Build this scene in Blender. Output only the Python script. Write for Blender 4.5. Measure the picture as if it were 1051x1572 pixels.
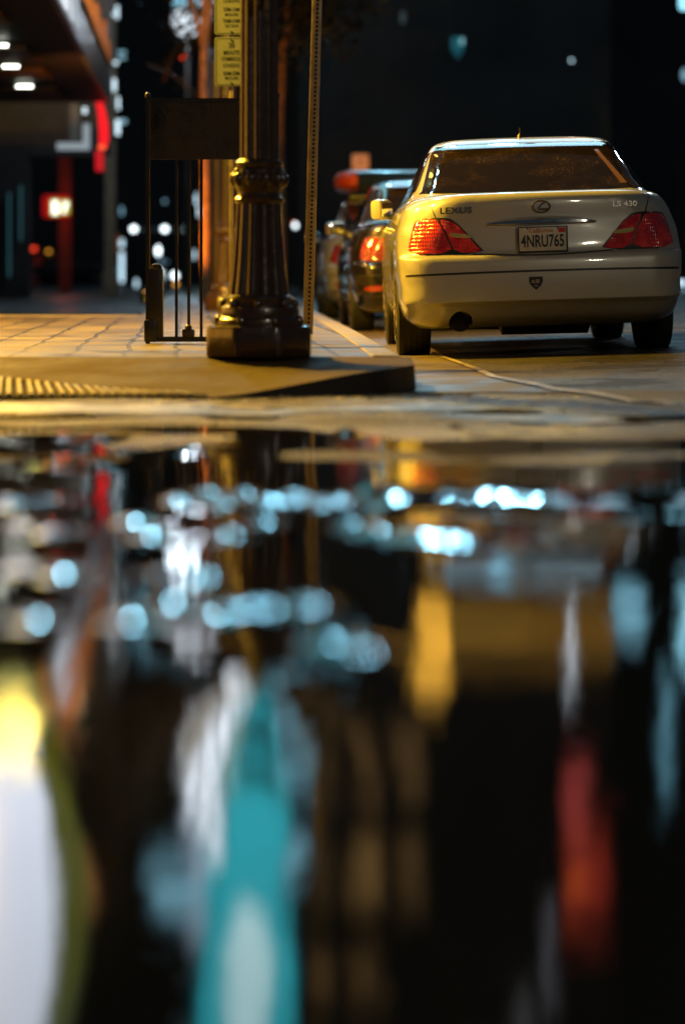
import bpy, bmesh, math, random
from math import sin, cos, pi, radians, sqrt, exp
from mathutils import Vector, Matrix
from mathutils.bvhtree import BVHTree
from mathutils.geometry import delaunay_2d_cdt

random.seed(7)
for o in list(bpy.data.objects):
    bpy.data.objects.remove(o)
sc = bpy.context.scene
COL = sc.collection

# ------------------------------------------------------------------ camera
F, HOR, EYE = 4300.0, 420.0, 0.56      # focal length in photo pixels (photo 1051 x 1572), horizon row, eye height
cd = bpy.data.cameras.new('camera')
cam = bpy.data.objects.new('camera', cd)
COL.objects.link(cam)
sc.camera = cam
cam.location = (0, 0, EYE)
cam.rotation_euler = (radians(90), 0, 0)
cd.sensor_fit = 'VERTICAL'
cd.sensor_height = 36.0
cd.sensor_width = 24.0
cd.lens = 36.0 * F / 1572.0
cd.shift_y = -(786.0 - HOR) / 1572.0
cd.clip_start = 0.05
cd.clip_end = 3000
cd.dof.use_dof = True
cd.dof.focus_distance = 17.6
cd.dof.aperture_fstop = 1.30

# ------------------------------------------------------------------ world: night sky
w = bpy.data.worlds.new("World")
sc.world = w
w.use_nodes = True
bg = w.node_tree.nodes['Background']
bg.inputs[0].default_value = (0.55, 0.78, 1.0, 1)
bg.inputs[1].default_value = 0.022
sc.view_settings.view_transform = 'Standard'
sc.view_settings.look = 'None'
sc.view_settings.exposure = 0.0
sc.view_settings.gamma = 1.0
sc.cycles.use_denoising = True
sc.cycles.max_bounces = 8
sc.cycles.caustics_reflective = True
sc.cycles.sample_clamp_indirect = 6.0
sc.cycles.sample_clamp_direct = 0.0


def lamp(name, kind, loc, power, color, size=0.2, target=None, spot=None, parent=None):
    d = bpy.data.lights.new(name, kind)
    d.energy = power
    d.color = color
    if kind == 'AREA':
        d.shape = 'DISK'
        d.size = size
    else:
        d.shadow_soft_size = size
    if kind == 'SPOT':
        d.spot_size = radians(spot or 120)
        d.spot_blend = 0.6
    o = bpy.data.objects.new(name, d)
    COL.objects.link(o)
    o.location = loc
    if target is not None:
        o.rotation_euler = (Vector(target) - Vector(loc)).to_track_quat('-Z', 'Y').to_euler()
    return o


SODIUM = (1.0, 0.42, 0.05)
YELLOW = (1.0, 0.56, 0.03)
COOL = (0.72, 0.88, 1.0)


# ------------------------------------------------------------------ helpers
def at(px, py, Y):
    """photo pixel at distance Y -> point"""
    return Vector(((px - 525.5) / F * Y, Y, EYE + (HOR - py) / F * Y))


def lerp(a, b, t):
    return a + (b - a) * t


def sstep(a, b, x):
    t = max(0.0, min(1.0, (x - a) / (b - a)))
    return t * t * (3 - 2 * t)


def tag(o, label=None, cat=None, group=None, kind=None):
    if label: o['label'] = label
    if cat: o['category'] = cat
    if group: o['group'] = group
    if kind: o['kind'] = kind
    return o


def empty(name, loc=(0, 0, 0), rz=0.0, label=None, cat=None, group=None, kind=None):
    o = bpy.data.objects.new(name, None)
    o.empty_display_size = 0.2
    COL.objects.link(o)
    o.location = loc
    o.rotation_euler = (0, 0, rz)
    return tag(o, label, cat, group, kind)


def copy_tree(o, parent=None):
    c = o.copy()
    COL.objects.link(c)
    c.parent = parent
    for ch in [x for x in o.children]:
        copy_tree(ch, c)
    return c


class MB:
    """collects shapes for one mesh object"""
    def __init__(s):
        s.v, s.f, s.mi, s.m, s.cur = [], [], [], [], 0

    def mat(s, m):
        if m not in s.m: s.m.append(m)
        s.cur = s.m.index(m)
        return s

    def add(s, vs, fs):
        n = len(s.v)
        s.v += [tuple(v) for v in vs]
        for f in fs:
            s.f.append([i + n for i in f])
            s.mi.append(s.cur)
        return s

    def box(s, c, d, rz=0.0, bev=0.0):
        cx, cy, cz = c
        hx, hy, hz = d[0] / 2, d[1] / 2, d[2] / 2
        if bev <= 0:
            vs = [(sx * hx, sy * hy, sz * hz) for sz in (-1, 1) for sy in (-1, 1) for sx in (-1, 1)]
            fs = [(0, 2, 3, 1), (4, 5, 7, 6), (0, 1, 5, 4), (2, 6, 7, 3), (0, 4, 6, 2), (1, 3, 7, 5)]
        else:
            b = min(bev, hx * .9, hy * .9, hz * .9)
            bm = bmesh.new()
            bmesh.ops.create_cube(bm, size=1.0)
            for q in bm.verts: q.co = Vector((q.co.x * hx * 2, q.co.y * hy * 2, q.co.z * hz * 2))
            bmesh.ops.bevel(bm, geom=bm.edges[:], offset=b, segments=2, profile=0.6, affect='EDGES')
            bm.verts.index_update()
            vs = [tuple(q.co) for q in bm.verts]
            fs = [[q.index for q in f.verts] for f in bm.faces]
            bm.free()
        ca, sa = cos(rz), sin(rz)
        s.add([(cx + x * ca - y * sa, cy + x * sa + y * ca, cz + z) for x, y, z in vs], fs)
        return s

    def tube(s, pts, r, seg=10, cap=True):
        pts = [Vector(p) for p in pts]
        rs = r if isinstance(r, (list, tuple)) else [r] * len(pts)
        n0 = len(s.v)
        vs, fs = [], []
        up = None
        for i, p in enumerate(pts):
            a = pts[max(i - 1, 0)]
            b = pts[min(i + 1, len(pts) - 1)]
            d = (b - a).normalized()
            if up is None:
                up = Vector((0, 0, 1)) if abs(d.z) < 0.9 else Vector((0, 1, 0))
            x = d.cross(up).normalized()
            y = x.cross(d).normalized()
            up = y
            for k in range(seg):
                t = 2 * pi * k / seg
                vs.append(p + x * cos(t) * rs[i] + y * sin(t) * rs[i])
        for i in range(len(pts) - 1):
            for k in range(seg):
                a = i * seg + k
                b = i * seg + (k + 1) % seg
                fs.append((a, b, b + seg, a + seg))
        if cap:
            fs.append(tuple(range(seg))[::-1])
            m = (len(pts) - 1) * seg
            fs.append(tuple(range(m, m + seg)))
        s.add(vs, fs)
        return s

    def lathe(s, prof, c=(0, 0, 0), seg=32, mod=None, axis='z', cap=True):
        vs, fs = [], []
        for (r, z) in prof:
            for k in range(seg):
                t = 2 * pi * k / seg
                q = r * (mod(t, z) if mod else 1.0)
                if axis == 'z': p = (c[0] + q * cos(t), c[1] + q * sin(t), c[2] + z)
                elif axis == 'x': p = (c[0] + z, c[1] + q * cos(t), c[2] + q * sin(t))
                else: p = (c[0] + q * cos(t), c[1] + z, c[2] + q * sin(t))
                vs.append(p)
        for i in range(len(prof) - 1):
            for k in range(seg):
                a = i * seg + k
                b = i * seg + (k + 1) % seg
                fs.append((a, b, b + seg, a + seg))
        if cap:
            fs.append(tuple(range(seg))[::-1])
            m = (len(prof) - 1) * seg
            fs.append(tuple(range(m, m + seg)))
        s.add(vs, fs)
        return s

    def sphere(s, c, r, seg=20, sz=1.0, rings=12):
        prof = [(max(1e-4, r * sin(pi * i / rings)), -r * sz * cos(pi * i / rings)) for i in range(rings + 1)]
        return s.lathe(prof, c, seg)

    def build(s, name, m=None, parent=None, smooth=True, angle=35, label=None):
        me = bpy.data.meshes.new(name)
        me.from_pydata(s.v, [], s.f)
        if m is not None and not s.m:
            me.materials.append(m)
        else:
            for q in s.m: me.materials.append(q)
            me.polygons.foreach_set('material_index', s.mi)
        bm = bmesh.new(); bm.from_mesh(me)
        bmesh.ops.recalc_face_normals(bm, faces=bm.faces)
        bm.to_mesh(me); bm.free()
        if smooth:
            me.shade_smooth()
            me.set_sharp_from_angle(angle=radians(angle))
        me.update()
        o = bpy.data.objects.new(name, me)
        COL.objects.link(o)
        if parent is not None: o.parent = parent
        if label: o['label'] = label
        return o


def nodes_of(m):
    return m.node_tree.nodes, m.node_tree.links


def mat(name, col, rough=0.5, metal=0.0, spec=0.5, coat=0.0, emit=None, es=0.0, var=0.0, vscale=8.0,
        bump=0.0, bscale=30.0, rvar=0.0, coat_rough=0.05):
    m = bpy.data.materials.new(name)
    m.use_nodes = True
    n, l = nodes_of(m)
    p = n['Principled BSDF']
    p.inputs['Base Color'].default_value = (*col, 1)
    p.inputs['Roughness'].default_value = rough
    p.inputs['Metallic'].default_value = metal
    p.inputs['Specular IOR Level'].default_value = spec
    p.inputs['Coat Weight'].default_value = coat
    p.inputs['Coat Roughness'].default_value = coat_rough
    if emit:
        p.inputs['Emission Color'].default_value = (*emit, 1)
        p.inputs['Emission Strength'].default_value = es
    if var > 0 or bump > 0 or rvar > 0:
        tc = n.new('ShaderNodeTexCoord')
        nz = n.new('ShaderNodeTexNoise')
        nz.inputs['Scale'].default_value = vscale
        nz.inputs['Detail'].default_value = 6
        l.new(tc.outputs['Object'], nz.inputs['Vector'])
        if var > 0:
            mr = n.new('ShaderNodeMapRange')
            mr.inputs['From Min'].default_value = 0.3
            mr.inputs['From Max'].default_value = 0.7
            mr.inputs['To Min'].default_value = 1 - var
            mr.inputs['To Max'].default_value = 1 + var
            l.new(nz.outputs['Fac'], mr.inputs['Value'])
            mx = n.new('ShaderNodeVectorMath'); mx.operation = 'SCALE'
            mx.inputs[0].default_value = col
            l.new(mr.outputs['Result'], mx.inputs['Scale'])
            l.new(mx.outputs['Vector'], p.inputs['Base Color'])
        if rvar > 0:
            mr = n.new('ShaderNodeMapRange')
            mr.inputs['From Min'].default_value = 0.3
            mr.inputs['From Max'].default_value = 0.7
            mr.inputs['To Min'].default_value = max(0.02, rough - rvar)
            mr.inputs['To Max'].default_value = min(1, rough + rvar)
            l.new(nz.outputs['Fac'], mr.inputs['Value'])
            l.new(mr.outputs['Result'], p.inputs['Roughness'])
        if bump > 0:
            nb = n.new('ShaderNodeTexNoise')
            nb.inputs['Scale'].default_value = bscale
            nb.inputs['Detail'].default_value = 5
            l.new(tc.outputs['Object'], nb.inputs['Vector'])
            b = n.new('ShaderNodeBump')
            b.inputs['Strength'].default_value = bump
            b.inputs['Distance'].default_value = 0.02
            l.new(nb.outputs['Fac'], b.inputs['Height'])
            l.new(b.outputs['Normal'], p.inputs['Normal'])
    return m


def emis(name, col, s):
    return mat(name, (0.02, 0.02, 0.02), 0.4, emit=col, es=s)


M = {}
M['iron'] = mat('black_cast_iron', (0.045, 0.022, 0.010), 0.34, 0.0, 0.6, coat=0.8, var=.3, bump=.25, bscale=22, coat_rough=.12)
M['black'] = mat('black_paint', (0.014, 0.014, 0.015), 0.35, coat=.3, var=.2, bump=.1)
M['rubber'] = mat('tyre_rubber', (0.012, 0.012, 0.012), 0.75, var=.3, vscale=30)
M['chrome'] = mat('chrome', (0.75, 0.75, 0.76), 0.09, 1.0, rvar=.04)
M['alloy'] = mat('wheel_alloy', (0.5, 0.49, 0.47), 0.25, 1.0, rvar=.08)
M['plastic'] = mat('dark_trim', (0.01, 0.01, 0.01), 0.45, bump=.05)
M['galv'] = mat('galvanised_steel', (0.20, 0.165, 0.13), 0.45, 0.5, var=.2, vscale=14, rvar=.12)
M['hole'] = mat('hole_dark', (0.004, 0.004, 0.004), 0.9)
M['text'] = mat('dark_lettering', (0.01, 0.012, 0.02), 0.5)


# ------------------------------------------------------------------ ground: road sheet with crown and a shallow basin
def hsh(x, y):
    return (sin(x * 12.9898 + y * 78.233) * 43758.5453) % 1.0


def vn(x, y):
    xi, yi = math.floor(x), math.floor(y)
    fx, fy = x - xi, y - yi
    fx, fy = fx * fx * (3 - 2 * fx), fy * fy * (3 - 2 * fy)
    a, b = hsh(xi, yi), hsh(xi + 1, yi)
    c, d = hsh(xi, yi + 1), hsh(xi + 1, yi + 1)
    return lerp(lerp(a, b, fx), lerp(c, d, fx), fy)


def road_z(x, y):
    cr = 0.034 * max(0.0, min(x, 5.5) - 0.25) * sstep(12.6, 17.2, y) * (1 - sstep(90, 120, y))
    dry = sstep(7.8, 11.0, y + 0.45 * max(-2, min(x, 2)) + 0.5 * sin(x * 1.1 + .6) + 2.6 * (vn(x * 1.7 + 4, y * 1.3) - .5) + 1.2 * (vn(x * 4.1, y * 2.9 + 7) - .5))
    z = lerp(-0.022, lerp(.003, .008, sstep(10.8, 12.6, y)), dry) + cr
    n = (vn(x * 1.3 + 3, y * 1.1) - .5) * 0.016 + (vn(x * 3.1, y * 2.3 + 9) - .5) * (0.010 + .016 * (1 - sstep(11.6, 12.5, y))) + (vn(x * 6.3 + 5, y * 4.1) - .5) * 0.005
    z += n * (1 - sstep(13, 17, y)) * sstep(4, 9, y)
    return z


def wet_asphalt():
    m = bpy.data.materials.new('wet_asphalt')
    m.use_nodes = True
    n, l = nodes_of(m)
    p = n['Principled BSDF']
    p.inputs['Specular IOR Level'].default_value = .2
    tc = n.new('ShaderNodeTexCoord')
    big = n.new('ShaderNodeTexNoise'); big.inputs['Scale'].default_value = 0.9; big.inputs['Detail'].default_value = 6
    fine = n.new('ShaderNodeTexNoise'); fine.inputs['Scale'].default_value = 55; fine.inputs['Detail'].default_value = 4
    vor = n.new('ShaderNodeTexVoronoi'); vor.inputs['Scale'].default_value = 70
    for q in (big, fine, vor): l.new(tc.outputs['Object'], q.inputs['Vector'])
    cr = n.new('ShaderNodeValToRGB')
    cr.color_ramp.elements[0].position = .3; cr.color_ramp.elements[0].color = (.018, .017, .016, 1)
    cr.color_ramp.elements[1].position = .75; cr.color_ramp.elements[1].color = (.085, .076, .066, 1)
    l.new(fine.outputs['Fac'], cr.inputs['Fac'])
    l.new(cr.outputs['Color'], p.inputs['Base Color'])
    mr = n.new('ShaderNodeMapRange')
    mr.inputs['From Min'].default_value = .40; mr.inputs['From Max'].default_value = .62
    mr.inputs['To Min'].default_value = .22; mr.inputs['To Max'].default_value = .6
    l.new(big.outputs['Fac'], mr.inputs['Value'])
    l.new(mr.outputs['Result'], p.inputs['Roughness'])
    b = n.new('ShaderNodeBump'); b.inputs['Strength'].default_value = .9; b.inputs['Distance'].default_value = .016
    l.new(vor.outputs['Distance'], b.inputs['Height'])
    b2 = n.new('ShaderNodeBump'); b2.inputs['Strength'].default_value = .5; b2.inputs['Distance'].default_value = .02
    l.new(big.outputs['Fac'], b2.inputs['Height']); l.new(b.outputs['Normal'], b2.inputs['Normal'])
    l.new(b2.outputs['Normal'], p.inputs['Normal'])
    return m


M['asphalt'] = wet_asphalt()


def frange(a, b, s):
    n = max(1, round((b - a) / s))
    return [a + (b - a) * i / n for i in range(n + 1)]


def grid_mesh(name, xs, ys, zf, m, parent=None, smooth=True):
    mb = MB()
    nx = len(xs)
    vs = [(x, y, zf(x, y)) for y in ys for x in xs]
    fs = [(j * nx + i, j * nx + i + 1, (j + 1) * nx + i + 1, (j + 1) * nx + i) for j in range(len(ys) - 1) for i in range(nx - 1)]
    mb.add(vs, fs)
    return mb.build(name, m, parent, smooth, 60)


xs = [-900, -200, -60, -25, -12] + frange(-8, 8, .14) + [10, 14, 25, 60, 200, 900]
ys = [-300, -60, -15, -4] + frange(0, 7.9, .4) + frange(8, 30, .14)[0:] + [32, 35, 40, 50, 65, 90, 105, 120, 200, 500, 1500]
tag(grid_mesh('road', xs, ys, road_z, M['asphalt']), kind='structure')


def water_mat():
    m = bpy.data.materials.new('puddle_water')
    m.use_nodes = True
    n, l = nodes_of(m)
    p = n['Principled BSDF']
    p.inputs['Base Color'].default_value = (.006, .007, .008, 1)
    p.inputs['Roughness'].default_value = .010
    p.inputs['IOR'].default_value = 1.36
    tc = n.new('ShaderNodeTexCoord')
    mp = n.new('ShaderNodeMapping'); mp.inputs['Scale'].default_value = (1.0, .55, 1)
    l.new(tc.outputs['Object'], mp.inputs['Vector'])
    n1 = n.new('ShaderNodeTexNoise'); n1.inputs['Scale'].default_value = 5.0; n1.inputs['Detail'].default_value = 2
    n2 = n.new('ShaderNodeTexNoise'); n2.inputs['Scale'].default_value = 24.0; n2.inputs['Detail'].default_value = 2
    l.new(mp.outputs['Vector'], n1.inputs['Vector']); l.new(mp.outputs['Vector'], n2.inputs['Vector'])
    b1 = n.new('ShaderNodeBump'); b1.inputs['Strength'].default_value = 1.0; b1.inputs['Distance'].default_value = .0017
    b2 = n.new('ShaderNodeBump'); b2.inputs['Strength'].default_value = 1.0; b2.inputs['Distance'].default_value = .0006
    l.new(n1.outputs['Fac'], b1.inputs['Height']); l.new(n2.outputs['Fac'], b2.inputs['Height'])
    l.new(b1.outputs['Normal'], b2.inputs['Normal']); l.new(b2.outputs['Normal'], p.inputs['Normal'])
    return m


M['water'] = water_mat()
# low swells that travel across the puddle: (x centre, y centre, half length in x, half length in y, height)
SWELLS = [(-.108, 3.86, .095, .36, .0050), (-.86, 8.2, .22, .25, .010), (-1.0, 9.5, .3, .3, .010), (-.45, 8.9, .12, .3, .008)]
for _x, _y, _a, _b, _k in ((-.40, 6.95, .026, .17, 1), (-.345, 7.0, .03, .17, 1), (-.29, 6.85, .028, .17, .95), (-.245, 6.95, .026, .17, 1), (-.19, 6.9, .026, .16, 1.0),
                       (-.135, 7.0, .024, .17, 1), (-.095, 6.85, .022, .16, 1), (-.05, 6.9, .024, .17, 1.05), (.0, 7.0, .022, .16, 1), (.05, 6.9, .03, .18, 1),
                       (-.46, 6.15, .03, .13, 1), (-.40, 6.05, .03, .13, 1), (-.24, 6.0, .026, .13, 1), (-.175, 6.2, .022, .12, .95), (.02, 6.2, .026, .13, 1), (.07, 6.15, .03, .13, 1),
                       (-.31, 5.25, .03, .12, .9), (-.26, 5.2, .024, .12, .9), (-.335, 4.68, .024, .10, .9), (-.28, 4.72, .022, .10, .9), (-.195, 4.72, .028, .10, .9), (-.135, 4.68, .026, .10, .9), (-.055, 4.75, .022, .10, .9),
                       (-.02, 4.15, .03, .09, .85), (.03, 4.12, .022, .09, .85),
                       (-.88, 7.0, .035, .17, 1), (-.81, 6.8, .035, .17, 1), (-.75, 6.95, .03, .16, 1), (-.70, 6.1, .034, .14, .95), (-.62, 6.0, .03, .13, .95), (-.60, 5.2, .035, .12, .9), (-.52, 5.1, .03, .12, .9), (-.50, 4.5, .03, .10, .85),
                       (.13, 6.95, .07, .34, .85), (.24, 7.0, .08, .34, .74), (.37, 6.9, .09, .34, .82), (.51, 7.0, .10, .34, .76), (.66, 6.9, .10, .34, .72), (.82, 7.0, .12, .34, .78), (1.0, 6.95, .12, .34, .72),
                       (.16, 5.95, .06, .17, 1), (.25, 5.9, .07, .17, .95), (.35, 6.0, .07, .17, 1), (.02, 9.9, .04, .25, .8), (.40, 10.0, .05, .25, .8)):
    _y += (hsh(_x * 31, _y * 17) - .5) * (.34 if _a < .04 else .2)
    SWELLS.append((_x, _y, _a * (1.25 + .5 * hsh(_x * 7, _y) if _a < .04 else 1), _b * (.62 if _a < .04 else .8), _k * (.105 if _a < .04 else .085) * _b * (.62 if _a < .04 else .8)))


def water_z(x, y):
    z = 0.0
    for (cx, cy, ax, ay, h) in SWELLS:
        dx, dy = (x - cx) / ax, (y - cy) / ay
        d = dx * dx + dy * dy
        if d < 6: z += 1.7 * h * exp(-d * 1.1)
    return z


wx = [-9, -5, -3, -2, -1.6] + frange(-1.3, -.55, .03) + frange(-.54, .12, .007)[0:] + frange(.13, 1.3, .025) + [1.6, 2, 3, 5, 9]
wy = [-3, 0, 1, 1.6, 2, 2.3] + frange(2.5, 10.4, .022) + [11, 12, 12.9]
tag(grid_mesh('puddle_water', wx, wy, water_z, M['water']), kind='structure')


# ------------------------------------------------------------------ pavement, kerb, corner ramp
def concrete(name, col, rough=.55, wet=.2, bump=.3, bs=40, spec=.3):
    return mat(name, col, rough, spec=spec, var=.35, vscale=3.2, bump=bump, bscale=bs, rvar=wet)


M['kerb'] = concrete('kerb_concrete', (.24, .21, .16), .5, .2)
M['apron'] = concrete('ramp_concrete', (.060, .036, .014), .75, .12, .5, 12, .12)
M['gutter'] = concrete('gutter_concrete', (.10, .082, .055), .5, .2)
M['tactile'] = concrete('ramp_rib', (.40, .34, .18), .6, .15)


def paver_mat(rot):
    m = bpy.data.materials.new('paving_slabs')
    m.use_nodes = True
    n, l = nodes_of(m)
    p = n['Principled BSDF']
    p.inputs['Specular IOR Level'].default_value = .25
    tc = n.new('ShaderNodeTexCoord')
    mp = n.new('ShaderNodeMapping'); mp.inputs['Rotation'].default_value = (0, 0, rot)
    l.new(tc.outputs['Object'], mp.inputs['Vector'])
    wob = n.new('ShaderNodeTexNoise'); wob.inputs['Scale'].default_value = 1.3
    l.new(mp.outputs['Vector'], wob.inputs['Vector'])
    sc_ = n.new('ShaderNodeVectorMath'); sc_.operation = 'SCALE'; sc_.inputs['Scale'].default_value = .09
    l.new(wob.outputs['Color'], sc_.inputs[0])
    ad = n.new('ShaderNodeVectorMath'); ad.operation = 'ADD'
    l.new(mp.outputs['Vector'], ad.inputs[0]); l.new(sc_.outputs['Vector'], ad.inputs[1])
    br = n.new('ShaderNodeTexBrick')
    br.offset = .0; br.squash = 1.0
    br.inputs['Scale'].default_value = 1.0
    br.inputs['Brick Width'].default_value = .27
    br.inputs['Row Height'].default_value = 1.0
    br.inputs['Mortar Size'].default_value = .014
    br.inputs['Mortar Smooth'].default_value = .2
    br.inputs['Color1'].default_value = (.155, .125, .050, 1)
    br.inputs['Color2'].default_value = (.085, .066, .028, 1)
    br.inputs['Mortar'].default_value = (.018, .013, .008, 1)
    l.new(ad.outputs['Vector'], br.inputs['Vector'])
    nz = n.new('ShaderNodeTexNoise'); nz.inputs['Scale'].default_value = 2.6; nz.inputs['Detail'].default_value = 8
    l.new(tc.outputs['Object'], nz.inputs['Vector'])
    mr = n.new('ShaderNodeMapRange')
    mr.inputs['From Min'].default_value = .3; mr.inputs['From Max'].default_value = .7
    mr.inputs['To Min'].default_value = .55; mr.inputs['To Max'].default_value = 1.3
    l.new(nz.outputs['Fac'], mr.inputs['Value'])
    mu = n.new('ShaderNodeVectorMath'); mu.operation = 'SCALE'
    l.new(br.outputs['Color'], mu.inputs[0]); l.new(mr.outputs['Result'], mu.inputs['Scale'])
    l.new(mu.outputs['Vector'], p.inputs['Base Color'])
    r = n.new('ShaderNodeMapRange')
    r.inputs['From Min'].default_value = .35; r.inputs['From Max'].default_value = .65
    r.inputs['To Min'].default_value = .3; r.inputs['To Max'].default_value = .6
    l.new(nz.outputs['Fac'], r.inputs['Value']); l.new(r.outputs['Result'], p.inputs['Roughness'])
    inv = n.new('ShaderNodeMath'); inv.operation = 'SUBTRACT'; inv.inputs[0].default_value = 1
    l.new(br.outputs['Fac'], inv.inputs[1])
    sm = n.new('ShaderNodeMath'); sm.operation = 'MULTIPLY_ADD'; sm.inputs[1].default_value = .35
    l.new(nz.outputs['Fac'], sm.inputs[0]); l.new(inv.outputs[0], sm.inputs[2])
    b = n.new('ShaderNodeBump'); b.inputs['Strength'].default_value = .8; b.inputs['Distance'].default_value = .012
    l.new(sm.outputs[0], b.inputs['Height']); l.new(b.outputs['Normal'], p.inputs['Normal'])
    return m


M['paver'] = paver_mat(radians(-3.2))
KERB = [(13.2, .335), (13.6, .30), (15, .26), (17, .195), (20, .10), (24, -.05), (28, -.20), (40, -.62), (60, -1.30), (90, -2.3)]


def kerb_x(y):
    for (a, xa), (b, xb) in zip(KERB, KERB[1:]):
        if y <= b:
            return lerp(xa, xb, max(0, (y - a) / (b - a)))
    return KERB[-1][1]


# pavement: long slab along the kerb plus the near plaza on the left
mb = MB()
yy = frange(13.8, 27, .6) + frange(28, 90, 2)
zt = .15
def pav_left(y): return -14.0 if y < 27.01 else -1.95 - (y - 27) * .052
for a, b in zip(yy, yy[1:]):
    xa0, xb0 = pav_left(a), pav_left(b if b < 27.01 or a > 26.99 else 27)
    if a >= 27: xa0 = pav_left(max(a, 27.02))
    xa1, xb1 = kerb_x(a) - .15, kerb_x(b) - .15
    mb.add([(xa0, a, zt), (xa1, a, zt), (xb1, b, zt), (xb0, b, zt)], [(0, 1, 2, 3)])
    if a > 26.9:
        mb.add([(xa0, a, zt), (xb0, b, zt), (xb0, b, -.06), (xa0, a, -.06)], [(0, 1, 2, 3)])
tag(mb.build('pavement', M['paver'], smooth=False), kind='structure')

mb = MB()   # back kerb of the plaza
mb.box((-7.98, 27.09, .05), (12.04, .16, .22), bev=.012)
tag(mb.build('plaza_kerb', M['kerb']), kind='structure')

mb = MB()   # kerb stone
ky = frange(13.79, 16, .2) + frange(16.5, 30, .5) + frange(32, 90, 3)
prof = [(-.15, -.05), (-.15, .152), (-.145, .156), (-.02, .154), (-.004, .148), (0, .135), (.012, -.05)]
vs = [(kerb_x(y) + dx, y, z if z < 0 else z + .001) for y in ky for dx, z in prof]
n = len(prof)
fs = [(j * n + i, j * n + i + 1, (j + 1) * n + i + 1, (j + 1) * n + i) for j in range(len(ky) - 1) for i in range(n - 1)]
mb.add(vs, fs)
tag(mb.build('kerb', M['kerb']), kind='structure')


def apron_front(x):
    """(y, z) of the front lip of the corner ramp"""
    if x < -.7:
        return 12.25 + .03 * sin(x * 2), .012
    t = (x + .7) / 1.05
    return 12.25 + .62 * t ** 1.5, lerp(.012, .132, sstep(0, 1, t))


mb = MB()
ux = frange(-14, -3, 1) + frange(-2.8, .1, .1)[0:] + [.16, .21, .25, .285, .31, .328, .338]
NV = 14
vs, fs = [], []
for x in ux:
    yf, zf = apron_front(min(x, .34))
    if x > .16: yf += .30 * ((x - .16) / .178) ** 2.2
    for k in range(NV):
        t = k / (NV - 1)
        y = lerp(yf, 13.80, t)
        z = lerp(zf, .1505, t) - .012 * sin(pi * t) * (1 if x < 0 else .4)
        z += (vn(x * 2.2, y * 3) - .5) * .006 * sin(pi * t)
        vs.append((x, y, z))
    vs.append((x, yf + .004, zf - .02))
    vs.append((x, yf - .012, -.06))
ROW = NV + 2
for i in range(len(ux) - 1):
    for k in range(NV - 1):
        a = i * ROW + k
        fs.append((a, a + ROW, a + ROW + 1, a + 1))
    a, b, c = i * ROW, i * ROW + NV, i * ROW + NV + 1
    fs.append((a, b, b + ROW, a + ROW)); fs.append((b, c, c + ROW, b + ROW))
L = (len(ux) - 1) * ROW
vs2 = [(.345, lerp(13.2, 13.8, k / 6), -.06) for k in range(7)]
mb.add(vs, fs)
mb.add([vs[L + k] for k in range(NV)] + [(vs[L + k][0] + .012, vs[L + k][1], -.06) for k in range(NV)],
       [(k, k + 1, NV + k + 1, NV + k) for k in range(NV - 1)])
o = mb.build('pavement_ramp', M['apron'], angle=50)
o.data.materials.append(concrete('dark_kerb_face', (.030, .026, .024), .45, .15))  # front face coloured darker so it stays in shade
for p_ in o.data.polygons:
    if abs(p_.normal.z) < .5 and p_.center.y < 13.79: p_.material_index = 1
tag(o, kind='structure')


def apron_z(x, y):
    yf, zf = apron_front(x)
    t = max(0, min(1, (y - yf) / (13.8 - yf)))
    return lerp(zf, .1505, t) - .012 * sin(pi * t)


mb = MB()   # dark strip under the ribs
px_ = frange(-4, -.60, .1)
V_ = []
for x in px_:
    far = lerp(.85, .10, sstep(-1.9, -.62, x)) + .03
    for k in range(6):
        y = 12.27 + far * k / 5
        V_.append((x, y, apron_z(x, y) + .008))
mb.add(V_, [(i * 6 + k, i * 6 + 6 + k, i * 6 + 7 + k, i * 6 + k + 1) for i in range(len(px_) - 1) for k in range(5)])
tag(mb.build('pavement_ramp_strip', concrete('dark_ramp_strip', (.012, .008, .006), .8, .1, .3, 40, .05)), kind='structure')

mb = MB()   # raised ribs across the foot of the ramp
x = -3.2
while x < -.62:
    far = lerp(.85, .10, sstep(-1.9, -.62, x))
    P = []
    for k in range(7):
        t = k / 6
        y = 12.29 + far * t
        xx = x - .075 * t + .003 * sin(x * 40)
        P.append((xx, y, apron_z(xx, y)))
    wd = .014
    vs, fs = [], []
    for (a, b, c) in P:
        vs += [(a - wd, b, c - .004), (a - wd * .6, b, c + .020), (a + wd * .6, b, c + .020), (a + wd, b, c - .004)]
    for k in range(6):
        for q in range(3):
            i = k * 4 + q
            fs.append((i, i + 1, i + 5, i + 4))
    fs += [(0, 1, 2, 3), (24, 25, 26, 27)]
    mb.add(vs, fs)
    x += .047
tag(mb.build('pavement_ramp_ribs', M['tactile']), kind='structure')

# gutter pan between the kerb and the asphalt
def gutter_edge(y):
    return lerp(.80, .62, sstep(14, 19, y)) - max(0, (y - 19)) * .026 + .32 * (1 - sstep(12.0, 14.4, y))
mb = MB()
gy = frange(12.9, 17, .1) + frange(17.5, 60, .5)
vs, fs = [], []
NG = 6
for y in gy:
    for k in range(NG):
        x = lerp(kerb_x(y) - .005, gutter_edge(y), k / (NG - 1))
        vs.append((x, y, road_z(x, y) + .006))
for j in range(len(gy) - 1):
    for k in range(NG - 1):
        a = j * NG + k
        fs.append((a, a + 1, a + 1 + NG, a + NG))
mb.add(vs, fs)
tag(mb.build('gutter', M['gutter']), kind='structure')


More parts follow.
